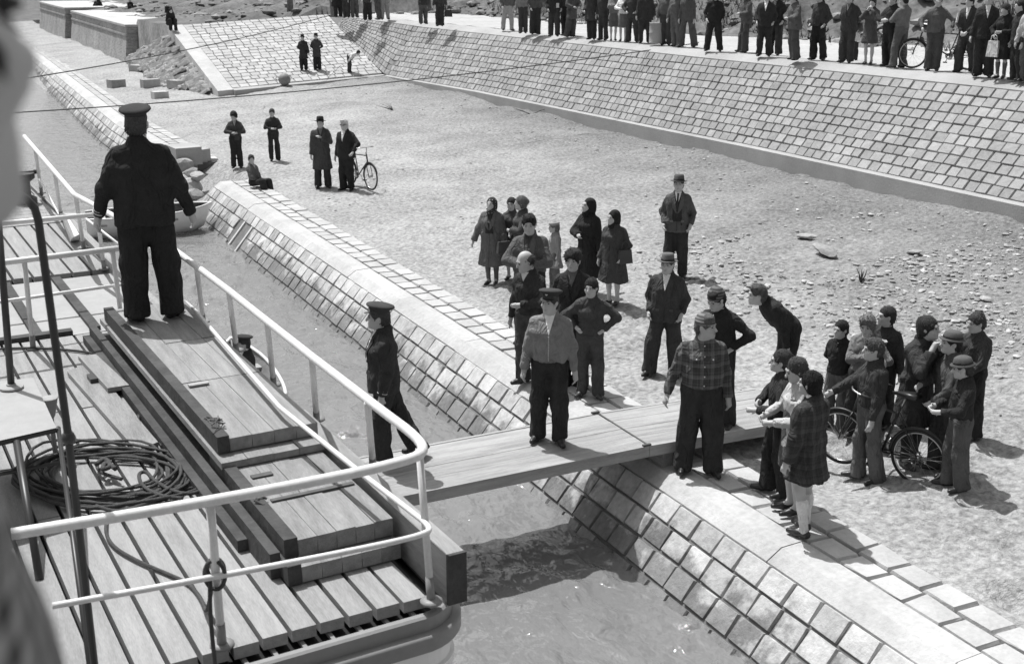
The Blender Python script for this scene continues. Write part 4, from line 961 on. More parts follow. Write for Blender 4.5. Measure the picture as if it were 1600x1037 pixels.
def person(label, foot=None, top=None, h=None, z=0.0, face=0, look=None, tilt=0, arms='down', lean=0, twist=0, feet=None, hipz=None, build=1.0,
           topw='jacket', tg=.05, bot='trousers', bg=.045, hair='short', hg=.04, hat=None, hatg=.05, shirt=None, tie=None, lapel=False, collar=None, skin=None,
           shoe=.022, kind='plain', group=None, hem=None, socks=None, leg=None, cat='person', toe=18, hs=None, buttons=None, extra=None, vest=None, glasses=False, pocketflaps=False, cuffs=False, zoff=0, sleeve=None, belt=False, hk=None, pos=None, pinafore=False):
    NP[0] += 1; seed = NP[0]; r = random.Random(seed * 13 + 5)
    if pos is not None: P = Vector(pos)
    elif callable(z):
        P = on(foot[0], foot[1], z)
    else: P = at(foot[0], foot[1], z)
    if h is None:
        lo, hi = .6, 2.4
        for _ in range(30):
            mid = (lo + hi) / 2
            if proj(P + Vector((0, 0, mid)))[1] > top: lo = mid
            else: hi = mid
        h = lo
        if hat in ('fedora', 'cap', 'flat', 'beanie', 'boyhat'): h -= .045
        if hk: h = h / hk
    P = P + Vector((0, 0, zoff))
    S = h / 1.73; ppm = FPX / depth(P); vox = min(max(1.35 * 1.5625 / ppm, .0115), .034) / S
    near = ppm > 75; c = Vector((-P.x, -P.y, 0)).normalized(); rt = Vector((-c.y, c.x, 0))      # image right seen from the camera
    a = math.radians(face); d = c * math.cos(a) + rt * math.sin(a); rz = math.atan2(d.y, d.x) - math.pi / 2
    root = thing('person', label, cat, P, group, rz)
    sk = skin or M_SKIN; female = bot in ('skirt', 'bare')
    hs = hs or (1.07 + max(0, 1.70 - h) * .30)
    B = build
    HZ = hipz / S if hipz is not None else .93
    up = rotm('Z', twist) @ rotm('X', -lean)                       # upper body frame, turning about the pelvis
    pel = A3((0, 0, HZ)); U = lambda q: pel + up @ (A3(q) - A3((0, 0, .93)))
    swid = .152 * (0.93 if female else 1.0) * (.45 + .55 * B)
    neck0, neck1 = U((0, -.005, 1.44)), U((0, .014, 1.502))
    hy = 0 if look is None else look - face
    Rh = rotm('Z', twist) @ rotm('X', -lean * .35) @ rotm('Z', hy) @ rotm('X', -tilt)
    hc = neck1 + up @ A3((0, .01, .03)) + Rh @ A3((0, .012, .055)) * hs
    HD = lambda q: hc + Rh @ (A3(q) * hs)
    if isinstance(arms, str): arms = (arms, arms)
    if feet is None: feet = ((.105, .01), (-.105, -.015)) if not female else ((.075, .015), (-.075, -.01))
    J = {}
    for sgn, nm, ft in ((1, 'R', feet[0]), (-1, 'L', feet[1])):
        hip = A3((sgn * .088, 0, HZ - .02)); fz = ft[2] if len(ft) > 2 else 0.0
        ank = A3((ft[0], ft[1] - .03, fz + .085)); Ld = float(np.linalg.norm(ank - hip)); ll = Ld * .507 if hipz is None else .445
        kn, ank = ik(hip, ank, ll, ll * .955 if hipz is not None else Ld * .497, (sgn * .12, 1, .15))
        J['hip' + nm], J['kn' + nm], J['an' + nm] = hip, kn, ank; J['ft' + nm] = A3((ft[0], ft[1], fz))
        sp_ = arms[0 if sgn > 0 else 1]; tgt, pole = ARM[sp_] if isinstance(sp_, str) else sp_
        m = A3((sgn, 1, 1)); sh_ = U(A3((swid, -.010, 1.350)) * m); w = U(A3(tgt) * m); pole = up @ (A3(pole) * m)
        el, w = ik(sh_, w, .285, .255, pole); J['sh' + nm], J['el' + nm], J['wr' + nm] = sh_, el, w
        fd = (w - el) / np.linalg.norm(w - el); J['fd' + nm] = fd
    X3 = A3((1, 0, 0)); uX, uY, uZ = up @ A3((1, 0, 0)), up @ A3((0, 1, 0)), up @ A3((0, 0, 1))
    o0 = U((0, 0, 0))
    # --- body: one continuous surface
    bp = []
    hd = lambda q, rr, k=.02, op='add': ellip(HD(q), A3(rr) * hs, k * hs, op, Rh)
    bp += [hd((0, -.012, .022), (.073, .094, .098)), hd((0, .028, -.046), (.054, .064, .070), .035), capsule(HD((-.012, .078, -.088)), HD((.012, .078, -.088)), .018 * hs, .018 * hs, .03)]
    if ppm > 38:
        bp += [capsule(HD((0, .092, .012)), HD((0, .112, -.024)), .009 * hs, .0155 * hs, .012), capsule(HD((-.036, .083, .030)), HD((.036, .083, .030)), .011 * hs, .011 * hs, .016)]
        bp += [hd((.031, .105, .010), (.016, .017, .010), .014, 'sub'), hd((-.031, .105, .010), (.016, .017, .010), .012, 'sub')]
        bp += [hd((.043, .062, -.022), (.022, .022, .020), .02), hd((-.043, .062, -.022), (.022, .022, .020), .02)]
        bp += [hd((.076, -.005, -.004), (.011, .021, .032), .008), hd((-.076, -.005, -.004), (.011, .021, .032), .008)]
        bp += [capsule(HD((-.020, .090, -.057)), HD((.020, .090, -.057)), .0085 * hs, .0085 * hs, .008)]
    bp += [capsule(neck0, HD((0, -.012, -.06)), .062 * (.5 + .5 * B) * (.86 if female else 1), .056 * (.5 + .5 * B) * (.86 if female else 1), .04)]
    bp.append(loft(o0, uX, uY, uZ, [(.84, .10, .07, 0), (1.05, .10, .07, 0), (1.32, .12, .075, 0), (1.40, .09, .05, -.005), (1.46, .05, .04, -.005)], .04))
    bare = female or bot == 'shorts'
    for nm, sg in (('R', 1), ('L', -1)):
        kf = 1.0 if bare else .72
        bp += [capsule(J['hip' + nm], J['kn' + nm], .075 * kf, .050 * kf, .04), capsule(J['kn' + nm], J['an' + nm], .052 * kf, .036 * kf, .03)]
        if bare: bp.append(ellip(J['kn' + nm] * .62 + J['an' + nm] * .38 + A3((0, -.022, 0)), (.045, .05, .10), .03))
        ft = J['ft' + nm]; bp.append(capsule(J['an' + nm], ft + A3((0, .08, .035)), .036 if female else .024, .028 if female else .016, .03))
        sh_, el, w, fd = J['sh' + nm], J['el' + nm], J['wr' + nm], J['fd' + nm]
        ak = .72 if sleeve != 'short' else 1.0
        bp += [capsule(sh_ * .92 + o0 * .0 + U((0, 0, 1.38)) * .08, el, .046 * ak, .040 * ak, .03), capsule(el, w, .040 * (ak if ak == 1 else .8), .029, .02)]
        # hand: palm, four unequal curled fingers and a thumb
        side = np.cross(fd, A3((sg, 0, 0)) @ np.eye(3)); side = side / (np.linalg.norm(side) + 1e-9)     # across the knuckles
        inw = np.cross(side, fd) * (1 if True else 1); inw = inw / np.linalg.norm(inw)
        if inw[0] * sg > 0: inw = -inw
        rf = max(.0095, .52 * vox); HS = 1.0 + (hs - 1) * .6
        bp.append(capsule(w + fd * .015, w + fd * .075 * HS, .028, .033 if not near else .031, .02))
        if ppm > 60:
            for i, (o_, ln) in enumerate(((-.029, .062), (-.010, .072), (.010, .068), (.028, .052))):
                b0 = w + fd * .085 * HS + side * o_ * HS; m1 = b0 + (fd * .80 + inw * .45) * ln * .55 * HS; e1 = m1 + (fd * .45 + inw * .85) * ln * .5 * HS
                bp += [capsule(b0 - fd * .02, m1, rf, rf * .95, .006), capsule(m1, e1, rf * .95, rf * .8, .004)]
            b0 = w + fd * .025 + side * -.028; m1 = b0 + (fd * .6 - side * .55 + inw * .35) * .045; bp += [capsule(b0, m1, rf * 1.2, rf, .012), capsule(m1, m1 + (fd * .85 + inw * .4) * .032, rf, rf * .85, .005)]
        else: bp += [capsule(w + fd * .07, w + fd * .13 + inw * .03, .030, .022, .02), capsule(w + fd * .04 - side * .02, w + fd * .085 - side * .04, .014, .012, .015)]
    def add(name, fld, m, parent=root, vx=vox):
        V, F = fld.mesh(vx); o = link(name, npmesh(name, V * S, F, m), parent); return o
    body = add('body', Field(bp), sk)
    def addmb(name, mb, m, parent=root, smooth_=True):
        mb.v = [(x * S, y * S, q * S) for x, y, q in mb.v]; return link(name, mb.mesh(name, m, smooth_), parent)
    # --- lower clothing
    if bot in ('trousers', 'shorts'):
        tp = [ellip(pel + A3((0, -.005, .0)), (.158 * (.4 + .6 * B), .118 * (.3 + .7 * B), .13), .05)]
        tp.append(loft(o0, uX, uY, uZ, [(.93, .155 * (.4 + .6 * B), .112 * B ** .7, 0), (1.04, .150 * (.3 + .7 * B), .108 * B ** .8, .004)], .04))
        lw = leg or 1.0
        for nm in 'RL':
            kn, an = J['kn' + nm], J['an' + nm]
            tp.append(capsule(J['hip' + nm] + A3((0, 0, -.01)), kn, .101 * (.5 + .5 * B), .083 * lw, .05))
            tp.append(capsule(kn, kn * .5 + an * .5, .082 * lw, .078 * lw, .05))
            tp.append(limb(kn, an + A3((0, .012, -.048 if bot == 'trousers' else .2)), [(.1, .078 * lw, .078 * lw), (.55, .079 * lw, .084 * lw), (1, .086 * lw, .098 * lw)], .04))
        fld = Field(tp, .0105, seed, .45); add('trousers', fld, cloth(bg), root)
        if belt: addmb('belt', MB().lathe([(1, -.018), (1.03, -.01), (1.03, .01), (1, .018)], Matrix.Translation(U((0, .003, 1.0))) @ Matrix(up.tolist()).to_4x4() @ Matrix.Diagonal((.152 * (.3 + .7 * B), .116 * B ** .8, 1, 1)), 24), M_LEATHER)
    elif bot == 'skirt':
        hm = hem or .48
        sk_ = loft(A3((0, 0, 0)), X3, A3((0, 1, 0)), A3((0, 0, 1)), [(hm, .185 * B, .15, 0), (.80, .168 * B, .13, 0), (1.03, .125 * B, .10, 0)], .03, 2.1)
        if pinafore: sk_ = loft(A3((0, 0, 0)), X3, A3((0, 1, 0)), A3((0, 0, 1)), [(hm, .20, .165, 0), (.80, .182, .142, 0), (1.05, .172, .136, .008), (1.30, .150, .132, .006)], .03, 2.3)
        if topw != 'coat': add('skirt', Field([sk_], .005, seed, .3), cloth(bg))
    # --- shoes
    for nm, sg in (('R', 1), ('L', -1)):
        ft = J['ft' + nm]; tr = rotm('Z', -sg * toe * (.5 if female else 1)); f3 = lambda q: ft + tr @ A3(q)
        wl = .92 if female else 1.0
        sp3 = [capsule(f3((0, -.055, .040)), f3((0, .05, .040)), .042 * wl, .040 * wl, .03), capsule(f3((0, .05, .034)), f3((0, .155, .028)), .044 * wl, .030 * wl, .03), capsule(f3((0, -.045, .05)), J['an' + nm] + A3((0, .0, -.0 if female else .02)), .040 * wl, .038 * wl, .03)]
        if female and socks is None: sp3 = sp3[:2]
        add('shoe', Field(sp3), mat('shoe_%03d' % round(shoe * 1000), shoe, .42, .2, 14, spec=.5, coord='obj'))
        if socks is not None: add('sock', Field([capsule(J['an' + nm] + A3((0, 0, -.01)), J['an' + nm] * .28 + J['kn' + nm] * .72, .044, .052, .02), ellip(J['kn' + nm] * .62 + J['an' + nm] * .38 + A3((0, -.02, 0)), (.05, .055, .10), .03)]), cloth(socks))
    # --- upper clothing
    G_ = B
    if topw == 'jacket': hz = hem or .79; st = [(hz, .185 * G_, .135 * G_, 0), (.93, .178 * G_, .132 * G_, 0), (1.08, .166 * G_, .128 * G_, .006), (1.27, .186 * (.4 + .6 * G_), .132 * (.4 + .6 * G_), .006), (1.35, .160, .112, -.002), (1.40, .128, .096, -.006), (1.45, .088, .080, -.008), (1.495, .066, .067, -.006)]
    elif topw == 'coat': hz = 1.0; st = [(1.0, .172 * G_, .132 * G_, 0), (1.10, .168 * G_, .132 * G_, .006), (1.27, .186 * (.4 + .6 * G_), .135 * (.4 + .6 * G_), .006), (1.35, .160, .115, -.002), (1.40, .128, .098, -.006), (1.45, .090, .082, -.008), (1.495, .068, .069, -.006)]
    else: hz = hem or .93; st = [(hz, .150 * G_, .115 * G_, 0), (hz + .03, .166 * G_, .130 * G_, .004), (1.10, .170 * G_, .132 * G_, .008), (1.27, .178 * (.4 + .6 * G_), .128 * (.4 + .6 * G_), .006), (1.35, .155, .108, -.002), (1.40, .122, .092, -.006), (1.45, .084, .076, -.008), (1.49, .064, .064, -.006)]
    if female: st = [(a_, b_ * .95, c_ * (1.0 if not 1.2 < a_ < 1.3 else 1.12), d_ + (.012 if 1.2 < a_ < 1.3 else 0)) for a_, b_, c_, d_ in st]
    cp_ = [loft(o0, uX, uY, uZ, st, .04)]
    if topw == 'coat':
        hm = hem or .42; fl_ = .235 if female else .225
        cp_.append(loft(A3((0, 0, 0)), X3, A3((0, 1, 0)), A3((0, 0, 1)), [(hm, fl_ * G_ + .01, (fl_ - .03) * G_ ** .6, 0), (.80, .192 * G_, .150 * G_ ** .6, 0), (1.04, .168 * G_, .13 * G_, 0)], .05, 2.2))
    slv = 1.0 if topw != 'coat' else 1.12
    for nm in 'RL':
        sh_, el, w = J['sh' + nm], J['el' + nm], J['wr' + nm]
        cp_.append(capsule(sh_, el, .062 * slv * (.6 + .4 * B), .051 * slv, .07))
        e2 = el + (w - el) * (.97 if sleeve != 'short' else .25); cp_.append(limb(el - (e2 - el) * .08, e2, [(0, .048 * slv, .048 * slv), (.6, .046 * slv, .046 * slv), (1, (.042 if topw != 'coat' else .050) * slv, (.042 if topw != 'coat' else .050) * slv)], .04))
    if topw in ('jacket', 'coat') or collar: cp_.append(capsule(U((-.03, -.055, 1.475)), U((.03, -.055, 1.475)), .034, .034, .03))
    gar = Field(cp_, .0085 if topw != 'coat' else .0092, seed + 500, .75 if topw != 'coat' else .35)
    names = {'jacket': 'jacket', 'coat': 'coat', 'sweater': 'sweater'}
    gobj = add(names[topw], gar, cloth(tg, kind))
    # --- things lying on the chest, cast onto the garment along the body's own forward axis
    def cast(pts, off=.004):
        q = np.array([U((x, .42, zz)) for x, zz in pts]); t = np.zeros(len(q)); dn = -uY
        for _ in range(26):
            p = q + dn * t[:, None]; t += np.clip(gar.at(p[:, 0], p[:, 1], p[:, 2]) * .8, -.05, .2)
        return q + dn * (np.minimum(t, .50) - off)[:, None]
    def patch(name, rows, m, cols=5, off=.004, parent=gobj):             # rows: (z, x0, x1)
        pts = [(x0 + (x1 - x0) * j / (cols - 1), zz) for zz, x0, x1 in rows for j in range(cols)]; V = cast(pts, off); k = len(rows)
        mb = MB(); mb.v = [tuple(p) for p in V]
        for i in range(k - 1):
            for j in range(cols - 1): mb.f.append((i * cols + j, i * cols + j + 1, (i + 1) * cols + j + 1, (i + 1) * cols + j))
        if (Vector(V[1]) - Vector(V[0])).cross(Vector(V[cols]) - Vector(V[0])).dot(Vector(uY)) < 0: mb.f = [f[::-1] for f in mb.f]
        return addmb(name, mb, m, parent)
    lin = lambda a_, b_, n_: [a_ + (b_ - a_) * i / (n_ - 1) for i in range(n_)]
    if ppm > 30:
        if vest is not None: zv = .98 if topw == 'jacket' else 1.05; patch('vest', [(q, -.055 - .02 * min(1, (1.44 - q) * 6) + .0, .055 + .02 * min(1, (1.44 - q) * 6)) if q > 1.12 else (q, -.08, .08) for q in lin(1.45, zv, 9)], cloth(vest), 6, .004)
        if shirt is not None:
            zb = 1.20 if shirt > 0 else 1.3; gv = abs(shirt); zb = zb + (.06 if vest is not None else 0) + (.06 if topw == 'sweater' else 0)
            patch('shirt', [(q, -.056 * (q - zb) / (1.47 - zb) - .002, .056 * (q - zb) / (1.47 - zb) + .002) for q in lin(1.47, zb, 7)], cloth(gv), 5, .008 if vest is not None else .005)
            mb = MB(); n_ = 14
            for i in range(n_):
                an = math.radians(35 + (290) * i / (n_ - 1) + 90 - 0); p = A3((.066 * math.cos(an), .062 * math.sin(an) - .0, 0))
                mb.v += [tuple(U((0, 0, 1.478)) + up @ (p * 1.04 + A3((0, 0, -.012 + .012 * p[1] / -.06)))), tuple(U((0, .004, 1.51)) + up @ (p * .95 + A3((0, 0, .012 * p[1] / -.06))))]
            for i in range(n_ - 1): mb.f.append((2 * i, 2 * i + 2, 2 * i + 3, 2 * i + 1))
            addmb('shirt_collar', mb, cloth(gv), gobj)
        if tie is not None: patch('tie', [(q, -.014 - .012 * (1.45 - q), .014 + .012 * (1.45 - q)) for q in lin(1.45, 1.16, 6)], cloth(tie), 3, .013)
        if lapel:
            zb = 1.12
            for sg in (-1, 1):
                rows = [(q, sg * (.058 * (q - zb) / (1.46 - zb) + .004), sg * (.058 * (q - zb) / (1.46 - zb) + .01 + .065 * math.sin(math.pi * min(1, max(0.02, (q - zb) / (1.50 - zb))) ** .8))) for q in lin(1.45, zb, 8)]
                patch('lapel', rows, cloth(tg * 1.18), 4, .011)
        if buttons:
            for i in range(buttons[2]):
                q = buttons[0] + (buttons[1] - buttons[0]) * i / max(1, buttons[2] - 1); b_ = cast([(buttons[3] if len(buttons) > 3 else 0, q)], .004)[0]
                addmb('button', MB().lathe([(.0075, 0), (.0075, .004), (.003, .005)], Matrix.Translation(b_) @ Matrix((uX, -uZ, uY)).transposed().to_4x4(), 8), cloth(buttons[4] if len(buttons) > 4 else .5), gobj)
        if near and topw == 'jacket':
            for sg in (-1, 1): patch('pocket_flap', [(q, sg * .065 - .055 * (sg < 0), sg * .065 + .055 * (sg > 0)) for q in lin(1.0, .965, 3)], cloth(tg * 1.5 + .006), 4, .006)
        if near and topw == 'sweater': addmb('waistband', MB().lathe([(1.0, -.02), (1.02, -.012), (1.02, .02), (1.0, .028)], Matrix.Translation(U((0, .004, hz + .02))) @ Matrix(up.tolist()).to_4x4() @ Matrix.Diagonal((.164 * G_, .128 * G_, 1, 1)), 26), cloth(tg * .8), gobj)
        if pocketflaps:
            for sg in (-1, 1): patch('pocket', [(q, sg * .045, sg * .125) for q in lin(1.30, 1.265, 3)], cloth(tg * 1.3, kind), 4, .006)
            for sg in (-1, 1):
                b_ = cast([(sg * .085, 1.275)], .008)[0]; addmb('button', MB().lathe([(.009, 0), (.009, .005), (.003, .007)], Matrix.Translation(b_) @ Matrix((uX, -uZ, uY)).transposed().to_4x4(), 8), cloth(.6), gobj)
        if topw != 'coat' and not lapel and shirt is None and near:     # plain neckline ribbing
            addmb('neckband', MB().tube([U((.060 * math.cos(t), .056 * math.sin(t) - .004, 1.488 - .012 * math.sin(t))) for t in np.linspace(0, 6.283, 18)[:-1]], .013, 7, closed=True), cloth(tg * .9), gobj)
        if lapel and near or topw == 'coat' and near:
            patch('front_edge', [(q, -.004, .004) for q in lin(1.14, (hem or (.42 if topw == 'coat' else .79)) + .03, 8)], cloth(tg * .55), 2, .004)
    if cuffs:
        for nm in 'RL':
            el, w = J['el' + nm], J['wr' + nm]
            for t0 in (.74, .84):
                q = el + (w - el) * t0; Mx = Matrix.Translation(q) @ Vector(w - el).to_track_quat('Z', 'Y').to_matrix().to_4x4()
                addmb('cuff_stripe', MB().lathe([(.049, -.006), (.053, -.004), (.053, .004), (.049, .006)], Mx, 14), cloth(.35), gobj)
    # --- head: hair, eyes, hat
    HM = Matrix.Translation(Vector(hc)) @ Matrix((Rh * hs).tolist()).to_4x4()
    if near:
        for sg in (-1, 1): addmb('eye', MB().lathe([(.001, -.0055), (.009, -.003), (.0105, 0), (.009, .003), (.001, .0055)], HM @ Matrix.Translation((sg * .031, .0865, .010)), 8, 1, .8), cloth(.06), body)
        addmb('mouth', MB().lathe([(.001, -.0025), (.016, 0), (.001, .0025)], HM @ Matrix.Translation((0, .0945, -.0575)), 10, 1.0, .35), cloth(.10), body)
        for sg in (-1, 1): addmb('eyebrow', MB().tube([HM @ Vector((sg * x, y, q)) for x, y, q in ((.014, .096, .027), (.030, .094, .032), (.046, .084, .028))], [.003, .0036, .002], 5), cloth(max(.07, hg)), body)
    if glasses: addmb('sunglasses', MB().tube([HM @ Vector(p) for p in ((-.072, .02, .016), (-.062, .085, .012), (-.03, .103, .010), (0, .104, .016), (.03, .103, .010), (.062, .085, .012), (.072, .02, .016))], [.005, .008, .018, .007, .018, .008, .005], 7), M_BLACK, body)
    if hair and hat != 'scarf':
        hp = []
        if hair in ('short', 'curly', 'fringe'):
            vol = {'short': 1.0, 'curly': 1.09, 'fringe': 1.05}[hair]
            hp = [hd((0, -.016, .036), (.0815 * vol, .0985 * vol, .0985 * vol), .01), hd((0, -.050, -.022), (.072 * vol, .062, .075), .03)]
            if hair == 'curly' or (seed % 3 and h > 1.66): hp.append(hd((.024 * (-1) ** seed, .050, .100), (.046, .036, .018), .04))
            hp += [hd((0, .118, -.050 if hair != 'fringe' else -.072), (.092, .086, .112), .012, 'sub')]
            hp += [hd((s_ * .088, .012, -.035), (.030, .040, .050), .012, 'sub') for s_ in (-1, 1)]
            hp += [hd((0, .02, -.175), (.14, .15, .088), .02, 'sub')]
        elif hair == 'bald': hp = [hd((0, -.030, .008), (.080, .088, .075), .01), hd((0, .085, .0), (.11, .085, .12), .012, 'sub'), hd((0, .01, -.11), (.12, .14, .085), .02, 'sub'), hd((0, .01, .115), (.07, .09, .05), .02, 'sub')]
        elif hair in ('bob', 'bun', 'wavy'):
            hp = [hd((0, -.020, .030), (.086, .102, .103), .01), hd((0, -.045, -.040), (.082, .064, .080), .04), hd((0, .108, -.045), (.068, .066, .095), .012, 'sub'), hd((0, .02, -.15), (.13, .15, .075), .02, 'sub')]
            if hair == 'bun': hp.insert(2, hd((0, -.105, .03), (.05, .045, .05), .02))
        fh = Field(hp, .0085 if hair in ('curly', 'wavy') else .0034, seed + 900, 1.6); fh.p = hp
        if hp:
            V, F = fh.mesh(min(vox, .02)); nv = len(V)
            if ppm > 45:                             # loose locks that break up the smooth shell
                q = V[F]; cN = np.cross(q[:, 1] - q[:, 0], q[:, 2] - q[:, 0]); cN /= np.linalg.norm(cN, axis=1)[:, None] + 1e-9; ctr_ = q.mean(1)
                out_ = ((ctr_ - hc) * cN).sum(1) > .03 * hs; out_ &= (((ctr_ - hc) @ Rh)[:, 2] < .012 * hs) if hat else True; ids = np.flatnonzero(out_); rg = np.random.default_rng(seed); ids = rg.choice(ids, min(len(ids), 420 if near else 160), replace=False)
                crown = HD((.015, -.045, .13)); fl = ctr_[ids] - crown; nn = cN[ids]; fl -= nn * (fl * nn).sum(1)[:, None]; fl /= np.linalg.norm(fl, axis=1)[:, None] + 1e-9
                fl = fl + rg.normal(0, .22 if hair != 'curly' else .5, fl.shape); sdv = np.cross(nn, fl); sdv /= np.linalg.norm(sdv, axis=1)[:, None] + 1e-9; ln = rg.uniform(.018, .034, (len(ids), 1)) * hs
                b0 = ctr_[ids] - nn * .004; L_ = np.stack([b0 - sdv * .006, b0 + sdv * .006, b0 + fl * ln * .6 + nn * .007 + sdv * .004, b0 + fl * ln + nn * rg.uniform(.001, .012, (len(ids), 1))], 1)
                F = np.concatenate([F, nv + np.arange(len(ids) * 4).reshape(-1, 4)]); V = np.concatenate([V, L_.reshape(-1, 3)])
            link('hair', npmesh('hair', V * S, F, hairm(hg)), body)
    T = lambda q: HM @ Matrix.Translation(q)
    if hat == 'cap':          # peaked uniform cap
        ct = T((0, -.014, .044)) @ Matrix.Rotation(math.radians(9), 4, 'X') @ Matrix.Diagonal((.93, .95, .95, 1))
        hb = addmb('peaked_cap', MB().lathe([(.088, 0), (.091, .004), (.091, .034), (.092, .040), (.122, .058), (.134, .070), (.130, .082), (.10, .092), (.05, .096), (.004, .097)], ct, 26, .93, 1.08), cloth(hatg, 'felt'), body)
        addmb('cap_band', MB().lathe([(.0885, .004), (.0905, .006), (.0905, .030), (.0885, .032)], ct, 26, .93, 1.08), cloth(hatg * .55 + .004), hb)
        mb = MB(); n_ = 11
        for i in range(n_):
            t = math.pi * (.08 + .84 * i / (n_ - 1)); x, y = math.cos(t), math.sin(t)
            mb.v += [tuple(ct @ Vector((.084 * x, .094 * y, .006))), tuple(ct @ Vector((.086 * x, .094 * y + .062 * y ** .8, -.022 * y)))]
        for i in range(n_ - 1): mb.f.append((2 * i, 2 * i + 1, 2 * i + 3, 2 * i + 2))
        addmb('visor', mb, M_LEATHER, hb)
        if near: addmb('cap_badge', MB().lathe([(.001, -.018), (.017, -.006), (.019, .004), (.010, .016), (.001, .018)], ct @ Matrix.Translation((0, .102, .045)), 10, 1, .35), cloth(.45), hb)
    elif hat == 'fedora':
        ct = T((0, -.010, .046)) @ Matrix.Rotation(math.radians(5), 4, 'X')
        mb = MB().lathe([(.084, .0), (.115, -.006), (.138, .002), (.140, .007), (.115, .001), (.090, .008), (.086, .030), (.082, .075), (.072, .103), (.045, .108), (.012, .094), (.002, .092)], ct, 26, .95, 1.12)
        hb = addmb('felt_hat', mb, cloth(hatg, 'felt'), body); addmb('hat_band', MB().lathe([(.089, .008), (.0915, .010), (.0885, .036), (.086, .038)], ct, 26, .95, 1.12), cloth(hatg * .4), hb)
    elif hat == 'boyhat':
        ct = T((0, -.010, .050)) @ Matrix.Rotation(math.radians(4), 4, 'X')
        hb = addmb('felt_hat', MB().lathe([(.088, .0), (.108, -.012), (.122, -.010), (.122, -.005), (.095, .008), (.092, .03), (.082, .066), (.055, .084), (.02, .088), (.002, .089)], ct, 24, .97, 1.1), cloth(hatg, 'felt'), body)
        addmb('hat_band', MB().lathe([(.094, .008), (.0965, .010), (.0945, .030), (.092, .032)], ct, 24, .97, 1.1), cloth(hatg * .45), hb)
    elif hat == 'flat':
        ct = T((0, -.006, .058)) @ Matrix.Rotation(math.radians(-4), 4, 'X')
        hb = addmb('flat_cap', MB().lathe([(.084, -.006), (.094, .012), (.102, .030), (.092, .050), (.06, .062), (.003, .066)], ct, 22, .96, 1.12), cloth(hatg, 'felt'), body)
        mb = MB(); n_ = 9
        for i in range(n_):
            t = math.pi * (.14 + .72 * i / (n_ - 1)); x, y = math.cos(t), math.sin(t); mb.v += [tuple(ct @ Vector((.082 * x, .094 * y, .016))), tuple(ct @ Vector((.080 * x, .094 * y + .058 * y, -.010 * y)))]
        for i in range(n_ - 1): mb.f.append((2 * i, 2 * i + 1, 2 * i + 3, 2 * i + 2))
        addmb('visor', mb, cloth(hatg * .8, 'felt'), hb)
    elif hat == 'beanie':
        ct = T((0, -.016, .030)) @ Matrix.Rotation(math.radians(-10), 4, 'X')
        hb = addmb('knit_cap', MB().lathe([(.084, -.004), (.090, .004), (.091, .030), (.085, .036), (.082, .060), (.066, .088), (.036, .104), (.003, .108)], ct, 24, .95, 1.14), cloth(hatg, 'stripes'), body)
        if hk: addmb('pompom', MB().lathe([(.002, .100), (.014, .106), (.017, .118), (.012, .129), (.002, .133)], ct, 10), cloth(hatg * .5), hb)
    elif hat == 'scarf':
        sp4 = [hd((0, -.022, .028), (.088, .104, .106), .01), hd((0, -.050, -.050), (.084, .072, .085), .05), capsule(HD((-.055, .035, -.090)), HD((0, .078, -.118)), .024, .020, .03), capsule(HD((.055, .035, -.090)), HD((0, .078, -.118)), .024, .020, .03), capsule(HD((0, -.07, -.07)), HD((0, -.105, -.16)), .055, .030, .05), ellip(HD((0, .035, -.14)), A3((.062, .055, .04)), .03)]
        sp4 += [hd((0, .114, -.018), (.058, .064, .090), .012, 'sub')]
        add('headscarf', Field(sp4, .003, seed + 77), cloth(hatg, 'dots' if kind == 'dotscarf' else 'plain'), body, min(vox, .02))
    info = dict(root=root, J=J, S=S, P=P, rz=rz, U=U, HM=HM, cast=cast, addmb=addmb, gobj=gobj, body=body)
    if extra: extra(info)
    return info
def wpt(info, q):                                    # local (unit) point of a figure to world
    q = Vector(A3(q) * info['S']); return Matrix.Rotation(info['rz'], 3, 'Z') @ q + info['P']
